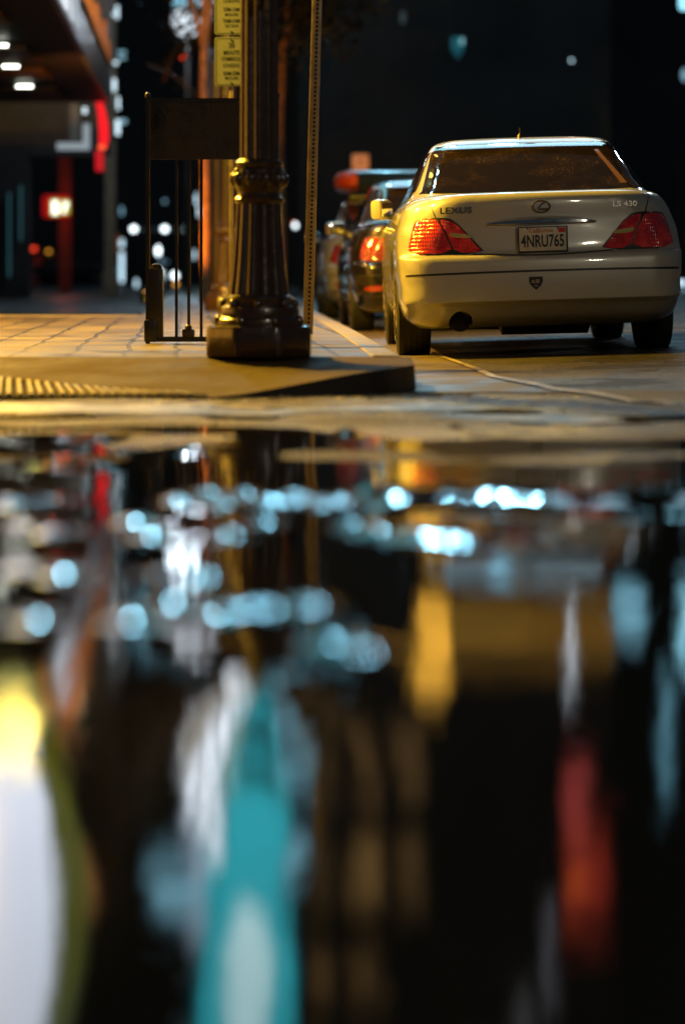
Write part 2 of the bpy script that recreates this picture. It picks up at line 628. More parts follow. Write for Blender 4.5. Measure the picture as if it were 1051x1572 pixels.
def paint_mat(name, col, wear=.5, sc_=6.0, rough=.45):
    m = bpy.data.materials.new(name)
    m.use_nodes = True
    n, l = nodes_of(m)
    p = n['Principled BSDF']
    tc = n.new('ShaderNodeTexCoord')
    nz = n.new('ShaderNodeTexNoise'); nz.inputs['Scale'].default_value = sc_; nz.inputs['Detail'].default_value = 9; nz.inputs['Roughness'].default_value = .68
    l.new(tc.outputs['Object'], nz.inputs['Vector'])
    cr = n.new('ShaderNodeValToRGB')
    cr.color_ramp.elements[0].position = wear - .06; cr.color_ramp.elements[0].color = (.05, .048, .045, 1)
    cr.color_ramp.elements[1].position = wear + .05; cr.color_ramp.elements[1].color = (*col, 1)
    l.new(nz.outputs['Fac'], cr.inputs['Fac']); l.new(cr.outputs['Color'], p.inputs['Base Color'])
    p.inputs['Roughness'].default_value = rough
    b = n.new('ShaderNodeBump'); b.inputs['Strength'].default_value = .5; b.inputs['Distance'].default_value = .01
    l.new(nz.outputs['Fac'], b.inputs['Height']); l.new(b.outputs['Normal'], p.inputs['Normal'])
    return m


def strip(name, pts, wd, m, dz=.011, step=.08):
    """painted line that follows the road surface; pts = [(x, y, width)]"""
    mb = MB()
    P = []
    for (a, b) in zip(pts, pts[1:]):
        n = max(1, int((Vector(b[:2]) - Vector(a[:2])).length / step))
        for k in range(n): P.append([lerp(a[q], b[q], k / n) for q in range(3)])
    P.append(list(pts[-1]))
    vs, fs = [], []
    for i, (x, y, wv) in enumerate(P):
        a, b = P[max(i - 1, 0)], P[min(i + 1, len(P) - 1)]
        d = Vector((b[0] - a[0], b[1] - a[1])).normalized()
        nx_, ny_ = -d.y, d.x
        wv2 = wv * (1 + .15 * (vn(i * .35, wv * 10) - .5))
        for k in range(5):
            t = (k / 4 - .5) * wv2
            xx, yy_ = x + nx_ * t, y + ny_ * t
            vs.append((xx, yy_, road_z(xx, yy_) + dz))
    for i in range(len(P) - 1):
        for k in range(4):
            a = i * 5 + k
            fs.append((a, a + 1, a + 6, a + 5))
    mb.add(vs, fs)
    return tag(mb.build(name, m), kind='structure')


M['line'] = paint_mat('worn_line_paint', (.46, .38, .22), .50, 14)
M['cross'] = paint_mat('worn_crossing_paint', (.46, .46, .45), .54, 3.4, .45)
strip('road_marking', [(.60, 20, .035), (.64, 17.6, .035), (.78, 14.6, .045), (.99, 13.2, .05), (1.34, 11.7, .06), (1.8, 10.9, .06)], 0, M['line'], .014)
strip('crossing_line', [(-4.5, 11.35, .55), (-1.1, 11.45, .5), (-.3, 11.2, .45), (.2, 11.4, .5), (.50, 11.7, .35)], 0, M['cross'], .006)
strip('crossing_line', [(.40, 10.95, .4), (.66, 10.8, .55), (.98, 10.5, .3)], 0, M['cross'], .006)


rnd = random.Random(11)
mb = MB()
for i in range(900):
    if rnd.random() < .6: x = rnd.uniform(-.55, .6); y = apron_front(min(x, .33))[0] - abs(rnd.gauss(0, .22)) - .03
    else: x = rnd.uniform(-1.6, 2.2); y = rnd.uniform(10.0, 13.2)
    if y > 12.0 and x < .3 and y > apron_front(x)[0] - .03: continue
    z = max(road_z(x, y), 0) + .001
    s_ = rnd.uniform(.003, .010) * (1.5 if rnd.random() < .1 else 1)
    vs = [(x + s_ * rnd.uniform(.6, 1.3) * cos(a_), y + s_ * rnd.uniform(.6, 1.3) * sin(a_), z) for a_ in (0, 1.3, 2.5, 3.8, 5.0)]
    vs.append((x, y, z + s_ * rnd.uniform(.5, 1.1)))
    mb.add(vs, [(0, 1, 5), (1, 2, 5), (2, 3, 5), (3, 4, 5), (4, 0, 5)])
tag(mb.build('gravel', mat('wet_grit', (.30, .27, .20), .35, var=.5, vscale=6), smooth=False), kind='stuff')

# ------------------------------------------------------------------ cars (local: x right, y forward from the rear bumper, z up)
def catmull(xs, ys, x):
    n = len(xs)
    if x <= xs[0]: return ys[0]
    if x >= xs[-1]: return ys[-1]
    i = max(k for k in range(n - 1) if xs[k] <= x)
    h = xs[i + 1] - xs[i]
    t = (x - xs[i]) / h
    d = [(ys[k + 1] - ys[k]) / (xs[k + 1] - xs[k]) for k in range(n - 1)]
    def m(k):
        if k == 0: return d[0]
        if k == n - 1: return d[-1]
        return 0.0 if d[k - 1] * d[k] <= 0 else 2 * d[k - 1] * d[k] / (d[k - 1] + d[k])
    m0, m1 = m(i), m(i + 1)
    t2, t3 = t * t, t * t * t
    return (2 * t3 - 3 * t2 + 1) * ys[i] + (t3 - 2 * t2 + t) * h * m0 + (-2 * t3 + 3 * t2) * ys[i + 1] + (t3 - t2) * h * m1


def ring(yr, yf, W, rx, ry, fx, fy, bow, e=2.3, barrel=.035, fbow=.10):
    """plan outline of one horizontal slice, right half then mirrored"""
    pts = []
    rx = min(rx, W * .98); fx = min(fx, W * .98)
    for k in range(12):
        x = (W - rx) * k / 12
        pts.append((x, yr + bow * (x / W) ** 2))
    y0 = yr + bow * ((W - rx) / W) ** 2
    for k in range(12):
        a = (pi / 2) * k / 12
        pts.append((W - rx + rx * sin(a) ** (2 / e), y0 + ry * (1 - cos(a) ** (2 / e))))
    y1 = y0 + ry
    y3 = yf - fbow * ((W - fx) / W) ** 2
    y2 = y3 - fy
    for k in range(29):
        pts.append((W, lerp(y1, y2, k / 28)))
    for k in range(1, 10):
        a = (pi / 2) * k / 10
        pts.append((W - fx + fx * cos(a) ** (2 / e), y2 + fy * sin(a) ** (2 / e)))
    for k in range(11):
        x = (W - fx) * (1 - k / 10)
        pts.append((x, yf - fbow * (x / W) ** 2))
    pts = [(x * (1 - barrel * ((y - 2.55) / 2.5) ** 4 if y < 2.55 else x * (1 - 1.6 * barrel * ((y - 2.55) / 2.45) ** 4) / max(x, 1e-9) if x else 0), y) if False else
           (x * (1 - barrel * abs((y - 2.55) / 2.5) ** 4), y) for x, y in pts]
    return pts + [(-x, y) for x, y in pts[-2:0:-1]]


LOWER = [  # z, yr, yf, W, rx, ry, bow
    (.20, .36, 4.62, .77, .22, .2, .02), (.235, .24, 4.80, .835, .24, .22, .04), (.27, .16, 4.88, .868, .25, .24, .05),
    (.325, .085, 4.93, .890, .25, .26, .062), (.352, .040, 4.95, .895, .25, .27, .065), (.370, .004, 4.96, .900, .25, .27, .066), (.40, .0, 4.97, .906, .25, .28, .066),
    (.47, -.003, 4.98, .905, .25, .29, .068), (.53, .0, 4.98, .917, .25, .29, .068), (.60, .006, 4.97, .922, .25, .29, .068),
    (.64, .016, 4.95, .923, .25, .29, .068), (.655, .034, 4.93, .923, .25, .29, .068), (.668, .065, 4.92, .923, .27, .31, .070),
    (.70, .075, 4.91, .922, .28, .35, .074), (.80, .088, 4.86, .914, .31, .42, .084), (.88, .097, 4.8, .893, .36, .50, .10),
    (.94, .10, 4.7, .872, .37, .54, .10), (.985, .103, 4.6, .848, .38, .58, .10), (1.015, .112, 4.5, .82, .38, .60, .10),
    (1.035, .13, 4.4, .785, .38, .60, .10), (1.048, .17, 4.3, .74, .36, .6, .10), (1.056, .24, 4.2, .68, .34, .6, .09),
    (1.062, .40, 4.1, .58, .3, .5, .05), (1.066, .7, 4.0, .40, .2, .4, .02), (1.068, 1.2, 3.6, .2, .1, .2, .0)]
UPPER = [
    (.985, .40, 3.84, .842, .20, .80, .05), (1.03, .50, 3.72, .812, .19, .74, .05), (1.065, .585, 3.60, .782, .18, .68, .05),
    (1.12, .70, 3.45, .752, .17, .62, .06), (1.20, .865, 3.25, .718, .16, .55, .07), (1.30, 1.08, 3.0, .672, .15, .46, .08),
    (1.37, 1.25, 2.83, .638, .14, .40, .09), (1.41, 1.37, 2.72, .614, .14, .36, .09), (1.435, 1.46, 2.64, .585, .16, .34, .09),
    (1.452, 1.56, 2.56, .54, .2, .32, .09), (1.465, 1.70, 2.46, .46, .22, .3, .08), (1.474, 1.86, 2.36, .32, .2, .25, .05),
    (1.477, 2.0, 2.25, .14, .1, .1, .0)]


def stack(tab, nz, drop=True):
    zs = [r[0] for r in tab]
    z0, z1 = zs[0], zs[-1]
    lv = []
    for a, b in zip(zs, zs[1:]):
        k = max(2, int((b - a) / .022))
        lv += [lerp(a, b, i / k) for i in range(k)]
    lv.append(z1)
    vs, fs = [], []
    n = None
    for z in lv:
        q = [catmull(zs, [r[c] for r in tab], z) for c in range(1, 7)]
        R = ring(q[0], q[1], q[2], q[3], q[4], min(.5, q[2] * .6), .45 if drop else .30, q[5])
        n = len(R)
        for (x, y) in R:
            zz = z
            if drop and z > .5:
                k = sstep(3.3, 5.0, y)
                zz = .5 + (z - .5) * (1 - .42 * k)
            vs.append((x, y, zz))
    for j in range(len(lv) - 1):
        for i in range(n):
            a, b = j * n + i, j * n + (i + 1) % n
            fs.append((a, b, b + n, a + n))
    # caps
    fs.append(tuple(range(n))[::-1])
    fs.append(tuple(range((len(lv) - 1) * n, len(lv) * n)))
    return vs, fs


WHEELS = [(1.13, -1), (1.13, 1), (4.05, -1), (4.05, 1)]


def temp_obj(vs, fs):
    me = bpy.data.meshes.new('tmp')
    me.from_pydata([tuple(v) for v in vs], [], fs)
    bm = bmesh.new(); bm.from_mesh(me)
    bmesh.ops.recalc_face_normals(bm, faces=bm.faces)
    bm.to_mesh(me); bm.free()
    o = bpy.data.objects.new('tmp', me)
    COL.objects.link(o)
    return o


_BODY = {}


def car_body_mesh():
    """shell shared by all sedans; wheel openings are cut out of the lower body"""
    if 'me' in _BODY: return _BODY['me'], _BODY['bvh']
    vs, fs = stack(LOWER, 60)
    low = temp_obj(vs, fs)
    cut = MB()
    for (y, s) in WHEELS:
        cut.lathe([(.375, -.17), (.385, .17)], (s * .83, y, .335), 40, axis='x')
    # tail of the exhaust under the left of the bumper
    cut.lathe([(.068, -.4), (.08, .4)], (-.52, .18, .238), 24, axis='y')
    co = temp_obj(cut.v, cut.f)
    md = low.modifiers.new('b', 'BOOLEAN'); md.operation = 'DIFFERENCE'; md.object = co; md.solver = 'EXACT'
    dg = bpy.context.evaluated_depsgraph_get()
    me1 = bpy.data.meshes.new_from_object(low.evaluated_get(dg))
    uv, uf = stack(UPPER, 40, False)
    v1 = [tuple(v.co) for v in me1.vertices]
    f1 = [tuple(p.vertices) for p in me1.polygons]
    n = len(v1)
    me = bpy.data.meshes.new('car_body')
    me.from_pydata(v1 + uv, [], f1 + [tuple(i + n for i in f) for f in uf])
    bm = bmesh.new(); bm.from_mesh(me)
    bmesh.ops.recalc_face_normals(bm, faces=bm.faces)
    bm.to_mesh(me)
    bvh = BVHTree.FromBMesh(bm)
    bm.free()
    me.shade_smooth(); me.set_sharp_from_angle(angle=radians(38))
    for p in me.polygons:
        c = p.center
        if p.index >= len(f1): break
        for (wy, ws) in WHEELS:
            if c.x * ws > .60 and sqrt((c.y - wy) ** 2 + (c.z - .335) ** 2) < .3875: p.material_index = 1
        if c.y < .62 and sqrt((c.x + .52) ** 2 + (c.z - .238) ** 2) < .105: p.material_index = 1
        if c.z < .268: p.material_index = 1  # underside shade put in as a near-black colour
    bpy.data.objects.remove(low); bpy.data.objects.remove(co)
    _BODY['me'], _BODY['bvh'] = me, bvh
    return me, bvh


def smooth_poly(pts, it=2):
    for _ in range(it):
        q = []
        for i in range(len(pts)):
            a, b = Vector(pts[i]), Vector(pts[(i + 1) % len(pts)])
            q += [a * .75 + b * .25, a * .25 + b * .75]
        pts = [tuple(p) for p in q]
    return pts


def conform(name, poly, m, parent, mode='rear', off=.004, depth=.02, res=.03, side=1, rnd=1, label=None, taper=.0):
    """a patch of the body surface cut to an outline: rear -> (x, z), side -> (y, z)"""
    me, bvh = car_body_mesh()
    if rnd: poly = smooth_poly(poly, rnd)
    # densify
    P = []
    for i in range(len(poly)):
        a, b = Vector(poly[i]), Vector(poly[(i + 1) % len(poly)])
        k = max(1, int((b - a).length / res))
        P += [a + (b - a) * (j / k) for j in range(k)]
    nb = len(P)
    x0, x1 = min(p.x for p in P), max(p.x for p in P)
    y0, y1 = min(p.y for p in P), max(p.y for p in P)
    def inside(x, y):
        c = False
        for i in range(nb):
            a, b = P[i], P[(i + 1) % nb]
            if (a.y > y) != (b.y > y) and x < (b.x - a.x) * (y - a.y) / (b.y - a.y) + a.x: c = not c
        return c
    pts = list(P)
    gy_ = y0 + res * .6
    while gy_ < y1:
        gx_ = x0 + res * .6
        while gx_ < x1:
            if inside(gx_, gy_) and min((Vector((gx_, gy_)) - q).length for q in P) > res * .45:
                pts.append(Vector((gx_, gy_)))
            gx_ += res
        gy_ += res
    r = delaunay_2d_cdt(pts, [], [list(range(nb))], 1, 1e-5)
    v2, f2 = r[0], r[2]
    vs = []
    for p in v2:
        if mode == 'rear': org, d = Vector((p.x, -2, p.y)), Vector((0, 1, 0))
        else: org, d = Vector((side * 3, p.x, p.y)), Vector((-side, 0, 0))
        loc, nrm, _, _ = bvh.ray_cast(org, d, 8)
        if loc is None:
            loc = Vector((p.x, .1, p.y)) if mode == 'rear' else Vector((side * .85, p.x, p.y))
            nrm = -d
        vs.append(loc + nrm * off)
    fs = [list(f) for f in f2]
    # rim: extrude the boundary inward
    cnt = {}
    for f in fs:
        for i in range(len(f)):
            k = (f[i], f[(i + 1) % len(f)])
            cnt[tuple(sorted(k))] = cnt.get(tuple(sorted(k)), 0) + 1
    back = {}
    dv = Vector((0, depth, 0)) if mode == 'rear' else Vector((-side * depth, 0, 0))
    for f in list(fs):
        for i in range(len(f)):
            a, b = f[i], f[(i + 1) % len(f)]
            if cnt[tuple(sorted((a, b)))] == 1:
                for q in (a, b):
                    if q not in back:
                        back[q] = len(vs); vs.append(vs[q] + dv)
                fs.append([a, back[a], back[b], b])
    mb = MB().add(vs, fs)
    return mb.build(name, m, parent, True, 40, label)


def ray_y(x, z):
    loc, nrm, _, _ = car_body_mesh()[1].ray_cast(Vector((x, -2, z)), Vector((0, 1, 0)), 8)
    return (loc.y, nrm) if loc else (.1, Vector((0, -1, 0)))


FONT_CACHE = {}


def text_mesh(txt, size, ext=.002, off=0.0, spacing=1.0, sx=1.0):
    cu = bpy.data.curves.new('t', 'FONT')
    cu.body = txt
    cu.size = size
    cu.extrude = ext
    cu.offset = off
    cu.align_x = 'CENTER'; cu.align_y = 'CENTER'
    cu.space_character = spacing
    cu.resolution_u = 3
    o = bpy.data.objects.new('t', cu)
    COL.objects.link(o)
    dg = bpy.context.evaluated_depsgraph_get()
    dg.update()
    me = bpy.data.meshes.new_from_object(o.evaluated_get(dg))
    bpy.data.objects.remove(o)
    vs = [Vector((v.co.x * sx, v.co.y, v.co.z)) for v in me.vertices]
    fs = [tuple(p.vertices) for p in me.polygons]
    return vs, fs


def text_on(mb, txt, size, c, tilt=0.0, yaw=0.0, **kw):
    """upright lettering facing -y, centred on c; tilt leans the top away"""
    vs, fs = text_mesh(txt, size, **kw)
    R = Matrix.Rotation(yaw, 3, 'Z') @ Matrix.Rotation(pi / 2 - tilt, 3, 'X')
    mb.add([R @ v + Vector(c) for v in vs], fs)


def glass_mat():
    m = mat('tinted_glass', (.010, .009, .008), .06, 0, .6, coat=.6)
    n, l = nodes_of(m)
    p = n['Principled BSDF']
    tc = n.new('ShaderNodeTexCoord')
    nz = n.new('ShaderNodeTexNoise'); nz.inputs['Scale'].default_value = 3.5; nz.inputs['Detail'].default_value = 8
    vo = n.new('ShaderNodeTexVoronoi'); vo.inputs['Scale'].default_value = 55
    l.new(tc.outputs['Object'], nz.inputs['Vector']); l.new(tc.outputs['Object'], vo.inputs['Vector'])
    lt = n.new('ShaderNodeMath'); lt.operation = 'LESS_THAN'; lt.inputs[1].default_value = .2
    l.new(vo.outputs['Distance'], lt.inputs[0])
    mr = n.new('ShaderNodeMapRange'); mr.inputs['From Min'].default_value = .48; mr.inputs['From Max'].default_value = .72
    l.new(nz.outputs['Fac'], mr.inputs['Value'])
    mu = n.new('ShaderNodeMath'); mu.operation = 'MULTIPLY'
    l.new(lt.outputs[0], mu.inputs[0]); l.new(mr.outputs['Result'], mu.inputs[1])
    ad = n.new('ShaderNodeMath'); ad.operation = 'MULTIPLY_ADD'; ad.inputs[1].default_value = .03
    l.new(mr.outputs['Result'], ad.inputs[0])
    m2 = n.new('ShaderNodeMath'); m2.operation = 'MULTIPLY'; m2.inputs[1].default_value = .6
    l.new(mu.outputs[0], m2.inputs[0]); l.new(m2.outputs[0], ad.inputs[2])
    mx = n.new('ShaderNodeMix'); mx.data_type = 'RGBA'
    mx.inputs[6].default_value = (.010, .007, .006, 1); mx.inputs[7].default_value = (.42, .26, .11, 1)  # warm specks put reflected lights and dust into the glass colour
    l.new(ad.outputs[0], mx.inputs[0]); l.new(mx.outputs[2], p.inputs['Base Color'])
    return m


M['glass'] = glass_mat()
M['white_paint'] = mat('pearl_white_paint', (.45, .45, .42), .34, 0.15, .5, coat=1.0, coat_rough=.06, var=.03, vscale=2)
M['black_car'] = mat('black_car_paint', (.006, .005, .005), .25, .1, .5, coat=1.0, coat_rough=.04)
M['silver_car'] = mat('tan_silver_paint', (.42, .37, .30), .3, .5, .5, coat=1.0, coat_rough=.05)
M['far_car'] = mat('dark_car_paint', (.03, .03, .035), .3, .2, .5, coat=1.0)
M['white_plate'] = mat('plate_white', (.60, .58, .52), .4, var=.08, vscale=30)
M['plate_red'] = mat('plate_red', (.5, .02, .02), .5)
M['plate_script'] = mat('plate_script_orange', (.50, .17, .04), .5)
M['amber'] = mat('reverse_lens', (.50, .42, .14), .15, 0, .8, coat=1.0, bump=.4, bscale=80)


def lens_mat(name, col, k=1.0):
    m = mat(name, col, .14, 0, .8, coat=1.0, coat_rough=.03)
    n, l = nodes_of(m)
    p = n['Principled BSDF']
    tc = n.new('ShaderNodeTexCoord')
    nz = n.new('ShaderNodeTexNoise'); nz.inputs['Scale'].default_value = 9; nz.inputs['Detail'].default_value = 1
    l.new(tc.outputs['Object'], nz.inputs['Vector'])
    cr = n.new('ShaderNodeValToRGB')
    cr.color_ramp.elements[0].position = .38; cr.color_ramp.elements[0].color = (col[0] * .55 * k, col[1] * .4, col[2] * .6, 1)
    cr.color_ramp.elements[1].position = .64; cr.color_ramp.elements[1].color = (col[0] * k, col[1] * 2.6, col[2], 1)
    l.new(nz.outputs['Fac'], cr.inputs['Fac']); l.new(cr.outputs['Color'], p.inputs['Base Color'])
    wv = n.new('ShaderNodeTexWave'); wv.bands_direction = 'X'; wv.inputs['Scale'].default_value = 22; wv.inputs['Distortion'].default_value = .4
    w2 = n.new('ShaderNodeTexWave'); w2.bands_direction = 'Z'; w2.inputs['Scale'].default_value = 13
    l.new(tc.outputs['Object'], wv.inputs['Vector']); l.new(tc.outputs['Object'], w2.inputs['Vector'])
    ad = n.new('ShaderNodeMath'); ad.operation = 'ADD'
    l.new(wv.outputs['Fac'], ad.inputs[0]); l.new(w2.outputs['Fac'], ad.inputs[1])
    b = n.new('ShaderNodeBump'); b.inputs['Strength'].default_value = .35; b.inputs['Distance'].default_value = .01
    l.new(ad.outputs[0], b.inputs['Height']); l.new(b.outputs['Normal'], p.inputs['Normal'])
    return m


M['lens'] = lens_mat('red_tail_lens', (.88, .016, .030))
M['lens_dark'] = lens_mat('dark_red_lens', (.30, .010, .008))
M['headlens'] = mat('headlight_lens', (.6, .6, .6), .08, .6, .8, coat=1.0)


def wheel(parent, y, s):
    W = empty('wheel', (0, 0, 0)); W.parent = parent
    W.location = (s * .795, y, .335)
    t = MB()
    pr = [(.21, -.10), (.25, -.112), (.30, -.110), (.325, -.098), (.333, -.07), (.335, -.03), (.335, .03), (.333, .07), (.325, .098), (.30, .110), (.25, .112), (.21, .10)]
    t.lathe(pr, (0, 0, 0), 56, axis='x', cap=False)
    for dx in (-.055, -.02, .02, .055):
        t.lathe([(.3352, dx - .003), (.3375, dx - .012), (.3375, dx - .016), (.3352, dx - .02)], (0, 0, 0), 56, axis='x', cap=False)
    t.build('tyre', M['rubber'], W)
    r = MB()
    r.lathe([(.205, -s * .09), (.222, -s * .05), (.225, s * .09), (.235, s * .112), (.222, s * .118), (.205, s * .095)], (0, 0, 0), 48, axis='x', cap=False)
    r.lathe([(.05, s * .06), (.062, s * .10), (.02, s * .108)], (0, 0, 0), 20, axis='x')
    for k in range(7):
        a = 2 * pi * k / 7
        r.tube([(s * .098, .05 * cos(a), .05 * sin(a)), (s * .104, .13 * cos(a), .13 * sin(a)), (s * .09, .212 * cos(a), .212 * sin(a))], [.02, .022, .03], 6)
    r.mat(M['hole']).lathe([(.20, s * .02), (.02, s * .02)], (0, 0, 0), 32, axis='x')
    ro = r
    if M['alloy'] not in ro.m:
        # faces added before the dark back plate are alloy
        ro.m = [M['alloy'], M['hole']]
        cut_i = len(ro.mi) - 33
        ro.mi = [0 if i < cut_i else 1 for i in range(len(ro.mi))]
    ro.build('rim', None, W)
    return W


def sedan(name, paint, label, hero=False, group=None):
    me, bvh = car_body_mesh()
    root = empty(name, label=label, cat='car', group=group)
    b = bpy.data.objects.new('car_body', me.copy() if paint is not None else me)
    b.data.materials.clear(); b.data.materials.append(paint); b.data.materials.append(M['hole'])
    COL.objects.link(b); b.parent = root
    # underbody: floor, axle, silencer
    u = MB()
    u.box((0, 2.55, .245), (1.30, 3.6, .08), bev=.02)
    u.tube([(-.70, 1.13, .33), (-.3, 1.13, .27), (.3, 1.13, .27), (.70, 1.13, .33)], .045, 10)
    u.lathe([(.05, -.30), (.10, -.28), (.105, .28), (.05, .30)], (.05, .75, .24), 20, axis='x')
    u.tube([(-.25, .75, .23), (-.42, .55, .245), (-.52, .45, .24), (-.52, .36, .238)], .024, 12)
    u.tube([(.10, 1.0, .21), (.12, 2.0, .20), (.0, 3.0, .20)], .045, 10)
    u.tube([(-.62, 1.13, .22), (-.2, 1.4, .19), (.2, 1.4, .19), (.62, 1.13, .22)], .03, 8)
    u.build('underbody', M['plastic'], b)
    MB().lathe([(.060, .07), (.062, .35)], (-.52, .24, .238), 24, axis='y').build('exhaust_recess', M['hole'], b)  # near-black plug standing for the shade inside the exhaust opening
    # glass
    conform('rear_window', [(-.735, 1.072), (-.715, 1.09), (-.612, 1.385), (-.585, 1.405), (.585, 1.405), (.612, 1.385), (.715, 1.09), (.735, 1.072), (.4, 1.066), (-.4, 1.066)],
            M['glass'], root, off=.005, res=.045, rnd=0)
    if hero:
        tr = conform('pillar_trim', [(.455, 1.345), (.482, 1.345), (.612, 1.10), (.572, 1.10)], mat('brown_cabin_trim', (.10, .045, .018), .5), root, off=.0065, depth=.002, res=.03, rnd=0)  # lit cabin pillar painted as a brown streak on the opaque glass
    for s in (-1, 1):
        conform('side_window', [(1.30, 1.09), (1.02, 1.10), (1.50, 1.37), (1.75, 1.405), (2.55, 1.405), (3.30, 1.085), (3.42, 1.03), (1.35, 1.05)], M['glass'], root, 'side', .004, .02, .06, s)
    # windscreen is the front of the greenhouse
    wv = []
    for j in range(7):
        z = 1.06 + .32 * j / 6
        for i in range(15):
            x = (-.62 + 1.24 * i / 14) * (1 - .1 * j / 6)
            loc, nrm, _, _ = bvh.ray_cast(Vector((x, 8, z)), Vector((0, -1, 0)), 9)
            wv.append((loc + nrm * .005) if loc else Vector((x, 3, z)))
    MB().add(wv, [(j * 15 + i, j * 15 + i + 1, j * 15 + i + 16, j * 15 + i + 15) for j in range(6) for i in range(14)]).build('windscreen', M['glass'], root)
    # tail lights in two pieces, split by the boot seam
    for s in (-1, 1):
        outer = [(-.840, .676), (-.815, .79), (-.79, .872), (-.765, .892), (-.665, .896), (-.650, .885), (-.600, .78), (-.560, .676)]
        inner = [(-.548, .676), (-.588, .78), (-.636, .885), (-.62, .892), (-.56, .880), (-.49, .815), (-.43, .735), (-.372, .678)]
        if s > 0:
            outer = [(-x, z) for x, z in outer][::-1]; inner = [(-x, z) for x, z in inner][::-1]
        t = conform('taillight', outer, M['lens' if hero else 'lens_dark'], root, off=.006, res=.03)
        bar = [(-.570, .775), (-.582, .80), (-.575, .806), (-.455, .79), (-.440, .775), (-.45, .768)]
        if s > 0: bar = [(-x, z) for x, z in bar][::-1]
        t2 = conform('taillight', inner, M['lens' if hero else 'lens_dark'], root, off=.006, res=.03)
        conform('reverse_lens', bar, M['amber'], t2, off=.010, res=.03)
        # dark gasket behind the lenses
        g = [(-.850, .668), (-.80, .875), (-.77, .903), (-.62, .906), (-.55, .890), (-.42, .745), (-.352, .668)]
        if s > 0: g = [(-x, z) for x, z in g][::-1]
        conform('lamp_gasket', g, M['plastic'], root, off=.002, res=.04)
        # bumper moulding gap
    def band(name, pts, wd, m, off=.002, par=root):
        up = [(x, z + wd / 2) for x, z in pts]
        dn = [(x, z - wd / 2) for x, z in pts][::-1]
        return conform(name, up + dn, m, par, off=off, depth=.01, res=.02, rnd=0)
    xs_ = [-.86 + 1.72 * i / 24 for i in range(25)]
    band('bumper_moulding', [(x, .552 - .012 * abs(x) ** 2) for x in xs_], .013, M['plastic'])
    xs2 = [-.36 + .72 * i / 16 for i in range(17)]
    band('trunk_seam', [(-.44, .668), (-.36, .664)] + [(x, .664 - .014 * (1 - (x / .36) ** 2)) for x in xs2[1:-1]] + [(.36, .664), (.44, .668)], .008, M['plastic'])
    for s in (-1, 1):
        q = [(s * .656, .90), (s * .664, .90), (s * .708, 1.03), (s * .702, 1.03)]
        conform('trunk_seam', q if s > 0 else q[::-1], M['plastic'], root, off=.002, depth=.01, res=.03, rnd=0)
    # chrome strip over the plate
    g = MB()
    n_ = 20
    vs, fs = [], []
    for i in range(n_ + 1):
        x = -.345 + .69 * i / n_
        h = .024 * (1 - abs(x / .345) ** 3) + .003
        y, nrm = ray_y(x, .865)
        zc = .866 - .010 * abs(x / .345) ** 2
        vs += [(x, y - .004, zc + h), (x, y - .034, zc + h * .35), (x, y - .036, zc - h * .5), (x, y - .010, zc - h), (x, y + .02, zc - h), (x, y + .02, zc + h)]
    for i in range(n_):
        for k in range(6):
            a = i * 6 + k; b_ = i * 6 + (k + 1) % 6
            fs.append((a, b_, b_ + 6, a + 6))
    g.add(vs, fs)
    g.build('plate_garnish', M['chrome'], root)
    # number plate
    yp = ray_y(0, .75)[0] - .022
    pm = MB()
    pm.box((0, yp + .004, .745), (.318, .012, .168), bev=.004)
    pl = pm.build('number_plate_frame', M['plastic'], root)
    p2 = MB(); p2.box((0, yp - .004, .749), (.295, .004, .146), bev=.001)
    plate = p2.build('number_plate', M['white_plate'], pl)
    if hero:
        t = MB(); text_on(t, '4NRU765', .106, (0, yp - .0075, .734), ext=.0006, off=.0022, sx=.62, spacing=1.02)
        t.build('plate_number', M['text'], plate, smooth=False)
        t = MB(); text_on(t, 'California', .040, (-.01, yp - .0075, .803), ext=.0005, off=.0006)
        t.build('plate_state', M['plate_script'], plate, smooth=False)
        t = MB(); t.box((.122, yp - .0068, .804), (.044, .002, .028))
        t.build('plate_sticker', M['plate_red'], plate, smooth=False)
        for sx_ in (-.095, .095):
            t = MB(); t.lathe([(.006, 0), (.006, .006), (.002, .008)], (sx_, yp - .012, .817), 10, axis='y')
            t.build('plate_bolt', M['chrome'], plate)
        c = MB(); c.box((-.158, yp - .006, .745), (.007, .010, .162), bev=.002)
        c.build('frame_edge', M['chrome'], pl)
        # badges
        def badge(name, txt, x, z, size, **kw):
            y, nrm = ray_y(x, z)
            t = MB()
            text_on(t, txt, size, (x, y - .005, z), tilt=.10, yaw=math.atan2(-nrm.x, -nrm.y) * -1 if abs(nrm.x) > .02 else 0, ext=.003, **kw)
            t.build(name, M['badge'], root, smooth=False)
        M['badge'] = mat('badge_chrome', (.22, .20, .18), .25, .9)
        badge('badge_lettering', 'LEXUS', -.535, .945, .055, off=.0012, sx=1.25, spacing=1.05)
        badge('badge_lettering', 'LS 430', .53, .955, .048, off=.0012, sx=1.2, spacing=1.0)
        y, nrm = ray_y(0, .955)
        e = MB()
        vs, fs = [], []
        NN = 36
        for k in range(NN):
            a = 2 * pi * k / NN
            for q in range(8):
                b_ = 2 * pi * q / 8
                rr = 1 + .11 * cos(b_)
                vs.append((.054 * rr * cos(a), y - .010 + .006 * sin(b_) + .012 * sin(a) * .4, .955 + .037 * rr * sin(a)))
        for k in range(NN):
            for q in range(8):
                fs.append((k * 8 + q, k * 8 + (q + 1) % 8, ((k + 1) % NN) * 8 + (q + 1) % 8, ((k + 1) % NN) * 8 + q))
        e.add(vs, fs)
        e.tube([(.030, y - .012, .984), (.004, y - .012, .972), (-.018, y - .012, .944), (-.014, y - .012, .938), (.050, y - .012, .938)], .0052, 8)
        e.build('oval_emblem', M['badge'], root)
        # shield sticker on the bumper
        y, _ = ray_y(-.055, .475)
